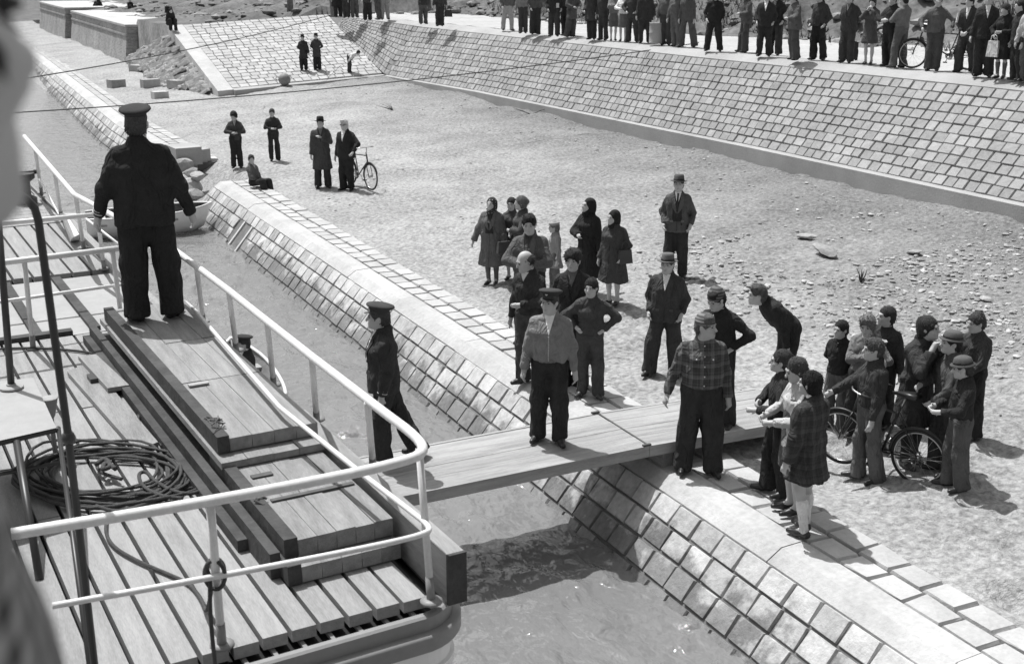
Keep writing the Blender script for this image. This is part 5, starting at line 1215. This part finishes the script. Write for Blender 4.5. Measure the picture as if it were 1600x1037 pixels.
# ------------------------------------------------------------------ bicycles
def bicycle(label, R, F, frame=M_BLACK, lean=0.0, rad=.335, steer=0.0, rack=False, guard=True):
    R, F = Vector(R), Vector(F); ax = F - R; ax.z = 0; L = ax.length; ax.normalize()
    t = thing('bicycle', label, 'bicycle', (R + F) / 2, 'bicycles on the bank', math.atan2(ax.y, ax.x)); t.rotation_euler.x = lean
    k = rad / .335; x0, x1 = -L / 2, L / 2
    def p(nm, mb, m, par=t): return link(nm, mb.mesh(nm, m, True), par)
    def wheel(x, st):
        w = bpy.data.objects.new('wheel', None); COL.objects.link(w); w.parent = t; w.location = (x, 0, rad); w.rotation_euler = (0, 0, st); w.empty_display_size = .1
        c = lambda r_, n=36: [Vector((r_ * math.cos(a), 0, r_ * math.sin(a))) for a in np.linspace(0, 2 * math.pi, n + 1)[:-1]]
        p('tyre', MB().tube(c(rad - .018), .018, 8, closed=True), M_TYRE, w); p('rim', MB().tube(c(rad - .042), .010, 6, closed=True), M_CHROME, w)
        sp_ = MB()
        for i in range(18):
            a = 2 * math.pi * i / 18; s = (-1) ** i
            sp_.tube([(.02 * math.cos(a + .9 * s), .025 * s, .02 * math.sin(a + .9 * s)), ((rad - .045) * math.cos(a), 0, (rad - .045) * math.sin(a))], .0016, 4)
        o = p('spokes', sp_, M_CHROME, w); o['kind'] = 'stuff'
        p('hub', MB().tube([(0, -.045, 0), (0, .045, 0)], .02, 8), M_CHROME, w)
        if guard: p('mudguard', MB().tube([Vector(((rad + .012) * math.cos(a), 0, (rad + .012) * math.sin(a))) for a in np.linspace(math.radians(20 if x > 0 else 0), math.radians(190), 22)], .017, 6), M_BLACK, w)
        return w
    wheel(x0, 0); wheel(x1, steer)
    bb = Vector((x0 + .44 * k, 0, rad - .03)); st_ = Vector((x0 + .28 * k, 0, rad + .50 * k)); hd_ = Vector((x1 - .17 * k, 0, rad + .52 * k)); hl = Vector((x1 - .135 * k, 0, rad + .36 * k))
    p('frame', MB().tube([st_ - Vector((0, 0, .04)), hd_ - Vector((0, 0, .02))], .014).tube([bb, hl], .016).tube([bb, st_ + (st_ - bb) * .12], .014).tube([hl, hd_ + Vector((-.02, 0, .06))], .019)
      .tube([(x0, .05, rad), bb + Vector((0, .03, 0))], .009).tube([(x0, -.05, rad), bb + Vector((0, -.03, 0))], .009).tube([(x0, .05, rad), st_ + Vector((0, .02, -.02))], .008).tube([(x0, -.05, rad), st_ + Vector((0, -.02, -.02))], .008), frame)
    p('fork', MB().tube([hl, hl + Vector((.02, .05, -.06)), (x1 - .03, .055, rad + .12), (x1, .05, rad)], .010).tube([hl, hl + Vector((.02, -.05, -.06)), (x1 - .03, -.055, rad + .12), (x1, -.05, rad)], .010), frame)
    hb = hd_ + Vector((-.035, 0, .16)); p('handlebar', MB().tube(smooth([hb + Vector((-.22, .27, -.02)), hb + Vector((-.08, .27, .0)), hb + Vector((.05, .18, .02)), hb + Vector((.05, 0, .02)), hb + Vector((.05, -.18, .02)), hb + Vector((-.08, -.27, 0)), hb + Vector((-.22, -.27, -.02))]), .011).tube([hd_, hb + Vector((.04, 0, .02))], .012), M_CHROME)
    for s in (-1, 1): p('grip', MB().tube([hb + Vector((-.23, .27 * s, -.021)), hb + Vector((-.12, .27 * s, -.004))], .016), M_TYRE)
    sd2 = st_ + Vector((-.06, 0, .20)); p('seat_post', MB().tube([st_, sd2 - Vector((0, 0, .03))], .012), M_CHROME)
    p('saddle', MB().add([sd2 + Vector(q) for q in ((-.13, -.10, .03), (-.13, .10, .03), (.0, .06, .02), (.16, .018, .0), (.16, -.018, .0), (.0, -.06, .02), (-.15, -.08, -.02), (-.15, .08, -.02), (0, .045, -.03), (.14, .012, -.025), (.14, -.012, -.025), (0, -.045, -.03))], [(0, 5, 4, 3, 2, 1), (0, 1, 7, 6), (1, 2, 8, 7), (2, 3, 9, 8), (3, 4, 10, 9), (4, 5, 11, 10), (5, 0, 6, 11), (6, 7, 8, 9, 10, 11)]), M_LEATHER)
    p('chainring', MB().lathe([(.02, -.004), (.09, -.003), (.09, .003), (.02, .004)], Matrix.Translation(bb + Vector((0, -.05, 0))) @ Matrix.Rotation(math.pi / 2, 4, 'X'), 20), M_CHROME)
    p('chain_case', MB().tube([bb + Vector((.09, -.055, .0)), bb + Vector((0, -.055, .095)), Vector((x0, -.055, rad + .04))], .008).tube([bb + Vector((.09, -.055, 0)), bb + Vector((0, -.055, -.09)), Vector((x0, -.055, rad - .04))], .007), M_BLACK)
    for s in (-1, 1):
        e = bb + Vector((.12 * s * .5, .08 * s, -.14 * s)); p('crank', MB().tube([bb + Vector((0, .06 * s, 0)), e], .010), M_CHROME); p('pedal', MB().box(e + Vector((0, .05 * s, 0)), (.09, .08, .025)), M_TYRE)
    if rack: p('rack', MB().tube([(x0 - .2, .07, rad * 2 + .05), (x0 + .22, .07, rad * 2 + .06)], .007).tube([(x0 - .2, -.07, rad * 2 + .05), (x0 + .22, -.07, rad * 2 + .06)], .007).tube([(x0 - .2, -.07, rad * 2 + .05), (x0 - .2, .07, rad * 2 + .05)], .007).tube([(x0, .06, rad), (x0 - .05, .07, rad * 2 + .05)], .006).tube([(x0, -.06, rad), (x0 - .05, -.07, rad * 2 + .05)], .006), M_IRON)
    p('mud_stay', MB().tube([(x0, .05, rad), (x0 - rad - .005, .03, rad + .05)], .004, 4).tube([(x1, .05, rad), (x1 + rad * .75, .03, rad * 1.75)], .004, 4), M_CHROME)
    return t
def bz(px, py, z0=None):
    return on(px, py, lambda a, b: float(beach_f(np.float64(a), np.float64(b)))) + Vector((0, 0, .035))
bicycle('black bicycle with chrome rims held by the boy in the group at right', bz(1432, 749), bz(1309, 740), rad=.325)
bicycle('bicycle standing beside the white haired man in sunglasses', bz(548, 290), bz(580, 300), rad=.335, rack=True)
bicycle('bicycle held by the man in flat cap on top of the embankment', at(1512, 110, 3.04), at(1424, 107, 3.04), rad=.345)

# ------------------------------------------------------------------ things people hold
def hand_bag(label, c, w=.26, hgt=.2, d=.09, m=None, name='handbag', rot=0.0):
    c = Vector(c); t = thing(name, label, 'bag', c, None, rot)
    b = MB().hexa([(-w / 2, -d / 2, 0), (w / 2, -d / 2, 0), (w / 2, d / 2, 0), (-w / 2, d / 2, 0)], [(-w / 2 * .84, -d * .3, hgt), (w / 2 * .84, -d * .3, hgt), (w / 2 * .84, d * .3, hgt), (-w / 2 * .84, d * .3, hgt)])
    link('bag_body', b.mesh('bag_body', m or M_LEATHER), t); link('handle', MB().tube([(-w * .3, 0, hgt - .01), (-w * .22, 0, hgt + .10), (0, 0, hgt + .14), (w * .22, 0, hgt + .10), (w * .3, 0, hgt - .01)], .008, 6).mesh('handle', m or M_LEATHER, True), t)
    return t
def hand(i, nm): return wpt(i, i['J']['wr' + nm] + i['J']['fd' + nm] * .09)

Q = .035          # quay paving top
B_ = lambda a, b: max(float(beach_f(np.float64(a), np.float64(b))), -.01 if 7.0 < a < 8.1 else -9)
# ------------------------------------------------------------------ crew
cap_man = person('stout ship captain in dark uniform seen from behind on the boarding ramps', (240, 497), 158, z=2.665, face=176, look=168, arms=('away', 'away'), build=1.26, tg=.020, bg=.018, hat='cap', hatg=.03, hair='short', hg=.08, hem=.80, feet=((.155, .03), (-.125, -.02)), collar=True, cuffs=True, leg=1.16, toe=24, shoe=.016, shirt=.6)
officer = person('officer in dark uniform and peaked cap walking along the gangplank', (604, 722), 468, z=.32, face=-88, arms=('down2', 'down'), tg=.030, bg=.026, hat='cap', hatg=.04, hair='short', hg=.07, hem=.80, buttons=(1.18, .98, 3, .05, .4), feet=((.09, -.34, .03), (-.08, .06)), collar=True, cuffs=True, shirt=.6, tie=.02, build=1.2, shoe=.016, lapel=True)
person('crewman in peaked cap and grey zip sweater standing on the gangplank', (858, 688), 445, z=.34, face=-6, look=-26, arms=('down', 'down'), topw='sweater', tg=.155, bg=.025, hat='cap', hatg=.035, hair='short', hg=.07, shirt=.72, hem=.94, collar=True, feet=((.13, -.02), (-.13, .06)), build=1.10, buttons=(1.24, .98, 16, 0, .34), leg=1.02)
person('big man in plaid shirt and striped knit cap at the quay edge', (1090, 733), 482, z=Q, face=8, look=62, arms=('away', 'down'), topw='sweater', tg=.075, kind='plaid', bg=.030, hat='beanie', hatg=.10, hair='short', hg=.12, hem=.95, feet=((.16, .02), (-.15, .10)), build=1.24, leg=1.22, collar=True, buttons=(1.40, 1.0, 5), pocketflaps=True, toe=14)
cane = person('young man in black pullover and bobble knit cap behind the plaid shirt', (1118, 665), None, 1.74, z=.27, face=-22, look=-38, tilt=22, arms=('down2', 'hips'), topw='sweater', tg=.022, bg=.03, hat='beanie', hatg=.07, hair='short', hg=.03, feet=((.13, .02), (-.15, -.02)), build=1.02, lean=9, buttons=(1.40, 1.30, 2, .03))
o = part('walking_stick', MB().tube([at(1137, 593, .9), at_far(1147, 668, depth(at(1147, 668, .27)))], [.011, .016], 8), M_DARKWOOD); tag(o, 'dark stick hanging down beside the plaid shirt man', 'stick')
person('heavy man in hat and dark vest with open jacket and cigarette', (1037, 585), 392, z=B_, face=-10, look=-16, arms=('pocket', 'pocket'), tg=.040, bg=.040, vest=.045, shirt=.68, hat='fedora', hatg=.09, hair='short', hg=.06, lapel=True, feet=((.21, .05), (-.17, -.02)), build=1.20, leg=1.10)
person('man in dark shirt bending forward with hand on his thigh', (1228, 622), None, 1.78, z=B_, face=-62, look=-75, tilt=-14, lean=48, arms=('down2', 'knee'), topw='sweater', tg=.024, bg=.022, hair='short', hg=.10, sleeve=None, feet=((.12, -.02), (-.12, .08)), build=1.0, collar=True)
person('boy in dark jacket with hands on hips beside the gangplank', (921, 618), 434, z=Q, face=-6, look=-22, arms=('hips', 'hips'), topw='sweater', tg=.048, bg=.052, hair='fringe', hg=.03, hem=.92, feet=((.11, .0), (-.12, .04)), collar=True, leg=.95, toe=26, shoe=.04)
person('man with wavy hair in dark suit behind the boy', (893, 606), 388, z=B_, face=-8, look=-14, arms=('behind', 'down'), tg=.028, bg=.024, shirt=-.10, hair='curly', hg=.035, lapel=True)
person('balding man in dark sweater looking down behind the capped crewman', (828, 600), 388, z=B_, face=-38, look=-62, tilt=16, arms=('down', 'front'), topw='sweater', tg=.03, bg=.05, hair='bald', hg=.05, shirt=-.45, lean=4)
person('dark haired man in open overcoat with clasped hands', (827, 535), 333, z=B_, face=-14, look=-6, tilt=8, arms=('front', 'front'), topw='coat', tg=.075, bg=.03, hem=.55, hair='short', hg=.025, shirt=-.04, lapel=True, build=1.06)
# ------------------------------------------------------------------ women and others on the sand
person('woman in dotted headscarf and long open grey coat', (769, 444), 308, z=B_, face=-18, look=-28, tilt=-10, arms=('away', 'down'), topw='coat', tg=.085, bot='bare', hem=.40, hat='scarf', hatg=.035, kind='dotscarf', vest=.03, build=1.12, shoe=.03, lapel=True, socks=.10)
wb = person('woman with pinned up hair holding a handbag, in profile', (816, 447), 306, z=B_, face=-75, look=-80, arms=('bag', 'front'), topw='coat', tg=.05, bot='bare', hem=.42, hair='bun', hg=.12, build=1.05)
hand_bag('dark handbag held by the woman with pinned up hair', hand(wb, 'R') + Vector((-.12, -.02, -.28)), m=mat('bag_leather', .05, .5, .2, 9))
person('woman with dark hair half hidden behind the handbag lady', (800, 436), 309, z=B_, face=-20, look=-14, topw='coat', tg=.06, bot='bare', hem=.45, hair='bob', hg=.035)
person('small boy in pale flat cap and light coat among the adults', (867, 455), 343, z=B_, face=-72, look=-85, arms=('hold', 'down'), topw='coat', tg=.20, bg=.10, hem=.62, hat='flat', hatg=.22, hair='short', hg=.15)
person('woman all in black with headscarf, left of the two kerchief women', (919, 462), 309, z=B_, face=-42, look=-62, tilt=-6, arms=('front', 'down'), topw='coat', tg=.018, bot='bare', hem=.36, hat='scarf', hatg=.016, build=1.08, shoe=.02, socks=.03)
kw = person('woman in black headscarf and dark grey coat with bag on her arm', (957, 475), 328, z=B_, face=-30, look=-48, arms=('down2', 'pocket'), topw='coat', tg=.042, bot='bare', hem=.44, hat='scarf', hatg=.016, build=1.14, shoe=.02, buttons=(1.2, .7, 4, 0, .02))
hand_bag('dark bag hanging from the elbow of the woman in grey coat', wpt(kw, (-.25, .03, .80)), .24, .22, .10, mat('bag_leather', .05, .5, .2, 9))
person('tall man in hat, open suit jacket, vest and tie, hands in pockets', (1055, 432), 270, z=B_, face=-4, look=-6, arms=('pocket', 'pocket'), tg=.065, bg=.028, vest=.025, shirt=.70, tie=.03, hat='fedora', hatg=.07, hair='short', hg=.06, lapel=True, feet=((.13, 0), (-.12, .02)), build=1.06)
person('man in long dark overcoat and felt hat standing on the sand', (505, 293), 180, z=B_, face=-4, look=-8, arms=('down2', 'chest'), topw='coat', tg=.048, bg=.03, hem=.46, hat='fedora', hatg=.03, hair='short', hg=.04, shirt=-.14, lapel=True, feet=((.12, 0), (-.13, .02)), build=1.1)
person('white haired man in sunglasses beside his bicycle', (543, 297), 186, z=B_, face=-32, look=-30, arms=('down', 'out'), tg=.022, bg=.020, hair='short', hg=.55, shirt=.72, glasses=True, lapel=True, build=1.14, shoe=.016)
person('youth in dark jacket looking down at his hands, leftmost on the sand', (371, 262), 174, z=B_, face=-4, look=-20, tilt=14, arms=('front', 'front'), tg=.045, bg=.024, shirt=-.25, hair='curly', hg=.03, hem=.86, leg=.9, feet=((.1, .02), (-.1, -.01)))
person('youth in dark pullover with hands together near the felt hat man', (429, 251), 170, z=B_, face=6, look=-2, tilt=8, arms=('front', 'front'), topw='sweater', tg=.032, bg=.026, hair='short', hg=.06, leg=.9, feet=((.1, .05), (-.13, -.02)))
person('boy in open jacket sitting on the quay paving', (398, 294), None, 1.45, z=0.0, face=48, look=8, arms=('low', 'side'), lean=-8, hipz=.17, feet=((.12, .58, -.22), (-.10, .62, -.25)), tg=.08, bg=.022, hair='short', hg=.04, shirt=-.3, hem=.86)
person('man in dark overcoat and hat holding a bag, left of two on the paved slope', (475, 110), 53, z=ramp_z, face=-6, arms=('behind', 'down'), topw='coat', tg=.03, bg=.02, hem=.58, hat='fedora', hatg=.03, hair='short')
person('man in grey overcoat and hat, right of two on the paved slope', (496, 109), 51, z=ramp_z, face=-4, arms=('behind', 'behind'), topw='coat', tg=.045, bg=.022, hem=.62, hat='fedora', hatg=.03, hair='short')
person('small child in pale shirt bending over at the bottom of the paved slope', (546, 113), None, 1.28, z=ramp_z, face=70, lean=72, arms=('reach', 'reach'), topw='sweater', tg=.45, bg=.04, hair='short', hg=.03)
person('figure in dark clothes sitting at the upper corner of the paved slope', (266, 44), None, 1.65, z=2.45, face=20, arms=('low', 'low'), lean=22, hipz=.24, feet=((.13, .42, -.12), (-.12, .48, -.12)), topw='coat', hem=.75, tg=.02, bg=.02, hair='short', hg=.03)
person('person in black sitting on the brick wall, left of two', (158, 13), None, 1.7, z=2.14, face=-60, arms=('low', 'low'), lean=24, hipz=.16, feet=((.13, .60, .0), (-.12, .68, .0)), topw='sweater', tg=.015, bg=.015, hair='short', hg=.02)
person('person in dark clothes sitting on the brick wall, right of two', (204, 19), None, 1.75, z=2.14, face=30, arms=('low', 'side'), lean=6, hipz=.16, feet=((.13, .66, .0), (-.12, .72, .0)), topw='sweater', tg=.02, bg=.02, hair='short', hg=.02)
person('man in dark cap half hidden below the ship deck edge', (388, 606), None, 1.58, z=-.92, face=-70, arms=('low', 'low'), hipz=.13, feet=((.12, .5, -.0), (-.12, .56, -.0)), tg=.03, bg=.03, hat='cap', hatg=.03, hair='short', hg=.05, shirt=.55)
# ------------------------------------------------------------------ children by the bicycle
person('boy in dark zip top with hands behind his back', (1303, 668), 501, z=B_, face=-20, look=-40, arms=('behind', 'behind'), topw='sweater', tg=.022, bg=.085, hair='short', hg=.03, collar=True, buttons=(1.40, 1.36, 1, .01, .7), feet=((.12, 0), (-.13, .04)), hem=.9)
bb_ = person('curly haired boy in grey pullover hugging a pale ball', (1341, 682), 492, z=B_, face=-10, look=-14, tilt=12, arms=('fold', 'ball'), topw='sweater', tg=.12, bg=.028, hair='curly', hg=.15, shirt=-.5)
bl = wpt(bb_, (-.20, .24, 1.14)); o = part('ball', MB().lathe([(.105 * math.cos(a), .105 * math.sin(a)) for a in np.linspace(-1.55, 1.55, 12)], Matrix.Translation(bl), 20), mat('ball_leather', .42, .6, .12, 6), None, True); tag(o, 'pale round ball hugged by the curly haired boy', 'ball')
person('tall boy with hand on his chest behind the ball boy', (1372, 664), 479, z=B_, face=-28, look=-68, arms=('chest', 'down'), topw='sweater', tg=.03, bg=.025, hair='short', hg=.045, collar=True)
person('boy in profile holding the bicycle handlebar', (1351, 750), 528, z=B_, face=-66, look=-72, arms=('bars', 'down2'), topw='sweater', tg=.034, bg=.085, hair='short', hg=.08, collar=True, feet=((.10, .06), (-.10, -.10)), leg=.88)
person('girl in dark coat with fists under her chin looking right', (1420, 726), 490, z=B_, face=46, look=72, tilt=-4, arms=('chin', 'chin'), topw='coat', tg=.032, bot='bare', hem=.50, hair='bob', hg=.04, lean=4, socks=.04, shoe=.06)
person('smiling boy in felt hat turned to the left', (1469, 738), 511, z=B_, face=-60, look=-68, arms=('hold', 'low'), topw='sweater', tg=.06, bg=.035, hat='boyhat', hatg=.07, hair='short', hg=.03)
person('rightmost boy in pullover behind the felt hats', (1509, 682), 488, z=B_, face=-38, look=-55, tilt=8, arms=('front', 'low'), topw='sweater', tg=.038, bg=.022, hair='short', hg=.06, shirt=-.06)
person('boy in soft cap and dark pullover looking at something in his hands', (1489, 763), 552, z=B_, face=-72, look=-82, tilt=12, arms=('hold', 'hold'), topw='sweater', tg=.022, bg=.07, hat='boyhat', hatg=.07, hair='short', hg=.05, feet=((.1, .06), (-.1, -.06)))
person('boy in dark pullover nearest the end of the gangplank', (1211, 771), 546, z=Q, face=-78, look=-90, arms=('front', 'hold'), topw='sweater', tg=.024, bg=.020, hair='short', hg=.045, feet=((.1, .09), (-.1, -.08)))
person('girl with short hair and pale sleeves behind the girl in plaid coat', (1236, 799), 556, z=Q, face=-70, look=-66, tilt=20, arms=('hold', 'hold'), topw='sweater', tg=.33, bot='skirt', bg=.06, hair='bob', hg=.06, shoe=.02, hem=.52, pinafore=True)
person('dark haired girl in plaid coat and white knee socks', (1253, 832), 580, z=Q, face=-128, look=-112, arms=('hold', 'down'), topw='coat', tg=.036, kind='plaid', bot='bare', hem=.62, hair='bob', hg=.014, socks=.5, shirt=.70, shoe=.022, feet=((.08, .05), (-.08, -.06)), leg=.9)
# ------------------------------------------------------------------ the crowd along the embankment top
CG = 'people standing along the top of the embankment'
TOP = [  # x, y, face, top, grey, legs, grey, arms, label, extras
 (454, 20, 10, 'sweater', .16, 'trousers', .14, 'down', 'lone grey figure at the head of the paved slope', dict(h=1.35)),
 (521, 27, 150, 'jacket', .20, 'trousers', .12, 'down', 'grey clad man at the far left end of the crowd', {}),
 (528, 27, 10, 'coat', .015, 'trousers', .015, 'down', 'broad man in black beside the far cable end', dict(build=1.3, hem=.5)),
 (542, 28, -15, 'jacket', .03, 'trousers', .022, 'pocket', 'third person from the left end of the crowd', {}),
 (554, 28, 20, 'jacket', .05, 'trousers', .045, 'down', 'fourth person from the left end of the crowd', {}),
 (575, 32, 0, 'jacket', .03, 'trousers', .016, 'pocket', 'man in black trousers at left of three near the dark bank', {}),
 (590, 31, -70, 'jacket', .05, 'trousers', .05, 'front', 'man in profile between black and pale trousers', {}),
 (601, 31, 5, 'sweater', .25, 'trousers', .20, 'down', 'person in pale trousers and light top', {}),
 (661, 38, 12, 'jacket', .025, 'trousers', .05, 'front', 'man in dark jacket standing apart, left of two', dict(shirt=.6)),
 (688, 41, -8, 'jacket', .03, 'trousers', .02, 'down', 'man with a satchel standing apart, right of two', {}),
 (793, 48, 25, 'sweater', .055, 'trousers', .26, 'pocket', 'person in light trousers strolling behind the edge', dict(feet=((.1, -.2), (-.1, .2)))),
 (817, 52, -5, 'sweater', .17, 'trousers', .032, 'down', 'man in light grey pullover and dark trousers', {}),
 (836, 54, 15, 'jacket', .05, 'trousers', .022, 'pocket', 'man in jacket next to the light grey pullover', dict(hem=.9)),
 (866, 57, -10, 'jacket', .018, 'trousers', .028, 'pocket', 'man in black jacket with a paper in his pocket', dict(hem=.76)),
 (884, 56, -35, 'sweater', .03, 'trousers', .016, 'down', 'person half behind the swinging coat', {}),
 (893, 58, 40, 'coat', .045, 'trousers', .036, 'hold', 'man in flapping dark coat', dict(hem=.62)),
 (924, 62, -20, 'coat', .025, 'trousers', .018, 'pocket', 'man in long dark coat leaning left', dict(hem=.6)),
 (942, 63, -40, 'jacket', .026, 'trousers', .022, 'down', 'man in dark suit left of the two skirts', {}),
 (958, 64, 5, 'sweater', .12, 'skirt', .055, 'fold', 'woman with folded arms and dark skirt', {}),
 (973, 65, -8, 'sweater', .60, 'skirt', .11, 'front', 'woman in white blouse and grey skirt', {}),
 (988, 66, -30, 'jacket', .03, 'trousers', .028, 'bag', 'man right behind the white blouse', {}),
 (1007, 68, 0, 'coat', .022, 'trousers', .022, 'down', 'man in wide black clothes at the cable end', dict(hem=.72, build=1.1)),
 (1039, 71, -4, 'sweater', .055, 'trousers', .030, 'down', 'man in belted overall beside the metal drum', dict(belt=True, build=1.05)),
 (1055, 73, -30, 'sweater', .06, 'trousers', .06, 'down', 'man in belted work clothes turned left', dict(belt=True)),
 (1073, 74, -25, 'jacket', .045, 'trousers', .045, 'down2', 'striding man in open jacket with visible hand', dict(feet=((.2, .0), (-.2, -.1)))),
 (1114, 80, -6, 'jacket', .014, 'trousers', .016, 'pocket', 'man in black leather jacket standing alone', dict(build=1.15, hem=.84, feet=((.19, 0), (-.2, .02)))),
 (1164, 82, -75, 'jacket', .045, 'trousers', .035, 'front', 'man in profile left of the dark suits', {}),
 (1193, 88, -4, 'jacket', .018, 'trousers', .018, 'pocket', 'man in black suit with bright open shirt', dict(shirt=.7, feet=((.13, 0), (-.13, .0)))),
 (1211, 86, -30, 'jacket', .016, 'trousers', .024, 'pocket', 'man in black jacket behind the bright open shirt', dict(shirt=-.12)),
 (1238, 94, -68, 'jacket', .055, 'trousers', .04, 'front', 'big man in grey jacket standing in profile', dict(build=1.12)),
 (1276, 94, -35, 'jacket', .026, 'trousers', .014, 'pocket', 'man in short dark jacket standing alone with gap both sides', dict(hem=.86)),
 (1322, 98, -28, 'jacket', .026, 'trousers', .026, 'behind', 'older man in loose dark suit, hands behind his back', dict(build=1.14, shirt=-.15, lapel=True)),
 (1356, 101, -20, 'coat', .040, 'bare', .04, 'chin', 'woman in dark coat with arm raised to her chin', dict(hem=.55)),
 (1386, 104, -40, 'jacket', .016, 'trousers', .014, 'front', 'man in black half hidden left of the pullover man', {}),
 (1404, 106, -120, 'sweater', .12, 'trousers', .055, 'front', 'man in light pullover seen from behind by the bicycle wheel', dict(belt=True, feet=((.12, -.03), (-.18, .06)))),
 (1456, 110, -4, 'jacket', .06, 'trousers', .035, ('out', 'out'), 'man in pale flat cap holding the bicycle', dict(hat='flat', hatg=.35, hem=.88, build=1.12)),
 (1506, 113, -25, 'jacket', .026, 'trousers', .022, 'low', 'man in dark suit with a white paper, behind the tall suit', dict(shirt=.7, lapel=True)),
 (1532, 120, -6, 'jacket', .018, 'trousers', .018, 'down', 'tall man in black suit and pale shirt', dict(shirt=.6, h=1.82, lapel=True)),
 (1562, 123, -25, 'coat', .013, 'bare', .03, ('bag', 'front'), 'woman in black coat carrying a white shopping bag', dict(hem=.46, hair='bun', socks=.10, h=1.60)),
 (1584, 126, -70, 'jacket', .018, 'trousers', .016, 'down', 'dark figure at the right end of the crowd', {}),
 (1602, 128, -20, 'sweater', .30, 'trousers', .05, 'down', 'person in pale shirt cut by the right edge', {})]
rr_ = random.Random(3)
for x, y, fc, tw, tg_, bt, bg_, am, lb, ex in TOP:
    ex = dict(ex); hh = ex.pop('h', rr_.uniform(1.68, 1.80) if bt == 'trousers' else 1.63)
    kw_ = dict(hair='short' if bt == 'trousers' else 'bob', hg=rr_.choice([.02, .03, .05, .08]), build=1.0 if bt == 'trousers' else .96, leg=rr_.uniform(.92, 1.08))
    if rr_.random() < .3 and bt == 'trousers' and 'hat' not in ex: kw_.update(hat=rr_.choice(['fedora', 'flat']), hatg=rr_.choice([.03, .05, .09]))
    if bt == 'trousers' and 'feet' not in ex: kw_['feet'] = ((rr_.uniform(.07, .17), rr_.uniform(-.10, .12)), (-rr_.uniform(.07, .17), rr_.uniform(-.10, .10)))
    kw_.update(lean=rr_.uniform(-4, 7), twist=rr_.uniform(-14, 14), tilt=rr_.uniform(-4, 16), look=fc + rr_.uniform(-35, 25), leg=rr_.uniform(.88, 1.15), build=kw_['build'] * rr_.uniform(.94, 1.12))
    kw_.update(ex)
    i = person(lb, (x, y), None, hh, z=lambda a, b: float(ztop(b)) + .045, face=fc, arms=am, topw=tw, tg=tg_ * (1.5 if tg_ < .1 else 1), bot=bt, bg=bg_ * (1.5 if bg_ < .1 else 1), group=CG, **kw_)
    if 'white shopping' in lb: hand_bag('white shopping bag carried by the woman in black', hand(i, 'R') + Vector((0, 0, -.40)), .26, .34, .10, cloth(.55), 'shopping_bag', i['rz'])
    if 'satchel' in lb: hand_bag('dark satchel carried by the man standing apart', hand(i, 'L') + Vector((.06, 0, -.36)), .34, .28, .08, M_LEATHER, 'satchel', i['rz'])
    if 'white paper' in lb: o = part('folded_paper', MB().box(wpt(i, (.2, .18, 1.22)), (.05, .02, .22), .4, (Matrix.Rotation(.15, 3, 'Y'))), cloth(.7)); tag(o, 'white folded paper under the arm of the dark suited man', 'paper')
    if 'paper in his pocket' in lb: o = part('folded_paper', MB().box(wpt(i, (-.13, .145, 1.02)), (.10, .012, .16), i['rz']), cloth(.45)); tag(o, 'pale folded paper sticking from the black jacket pocket', 'paper')
# small child behind the older man
person('tiny child in white top behind the older man in loose suit', (1334, 95), None, .85, z=lambda a, b: float(ztop(b)) + .045, face=160, topw='sweater', tg=.55, bg=.03, hair='short', hg=.03, group=CG)
# ------------------------------------------------------------------ passenger beside the camera (out of focus)
pp_ = VR * -.428 + VF * .53; pp_.z = 3.93
person('out of focus passenger in checked coat at the left picture edge', pos=pp_, h=1.68, face=92, look=112, lean=8, tilt=-4, arms=('down', 'down'), topw='jacket', tg=.17, kind='check', bg=.05, hair='bob', hg=.06)
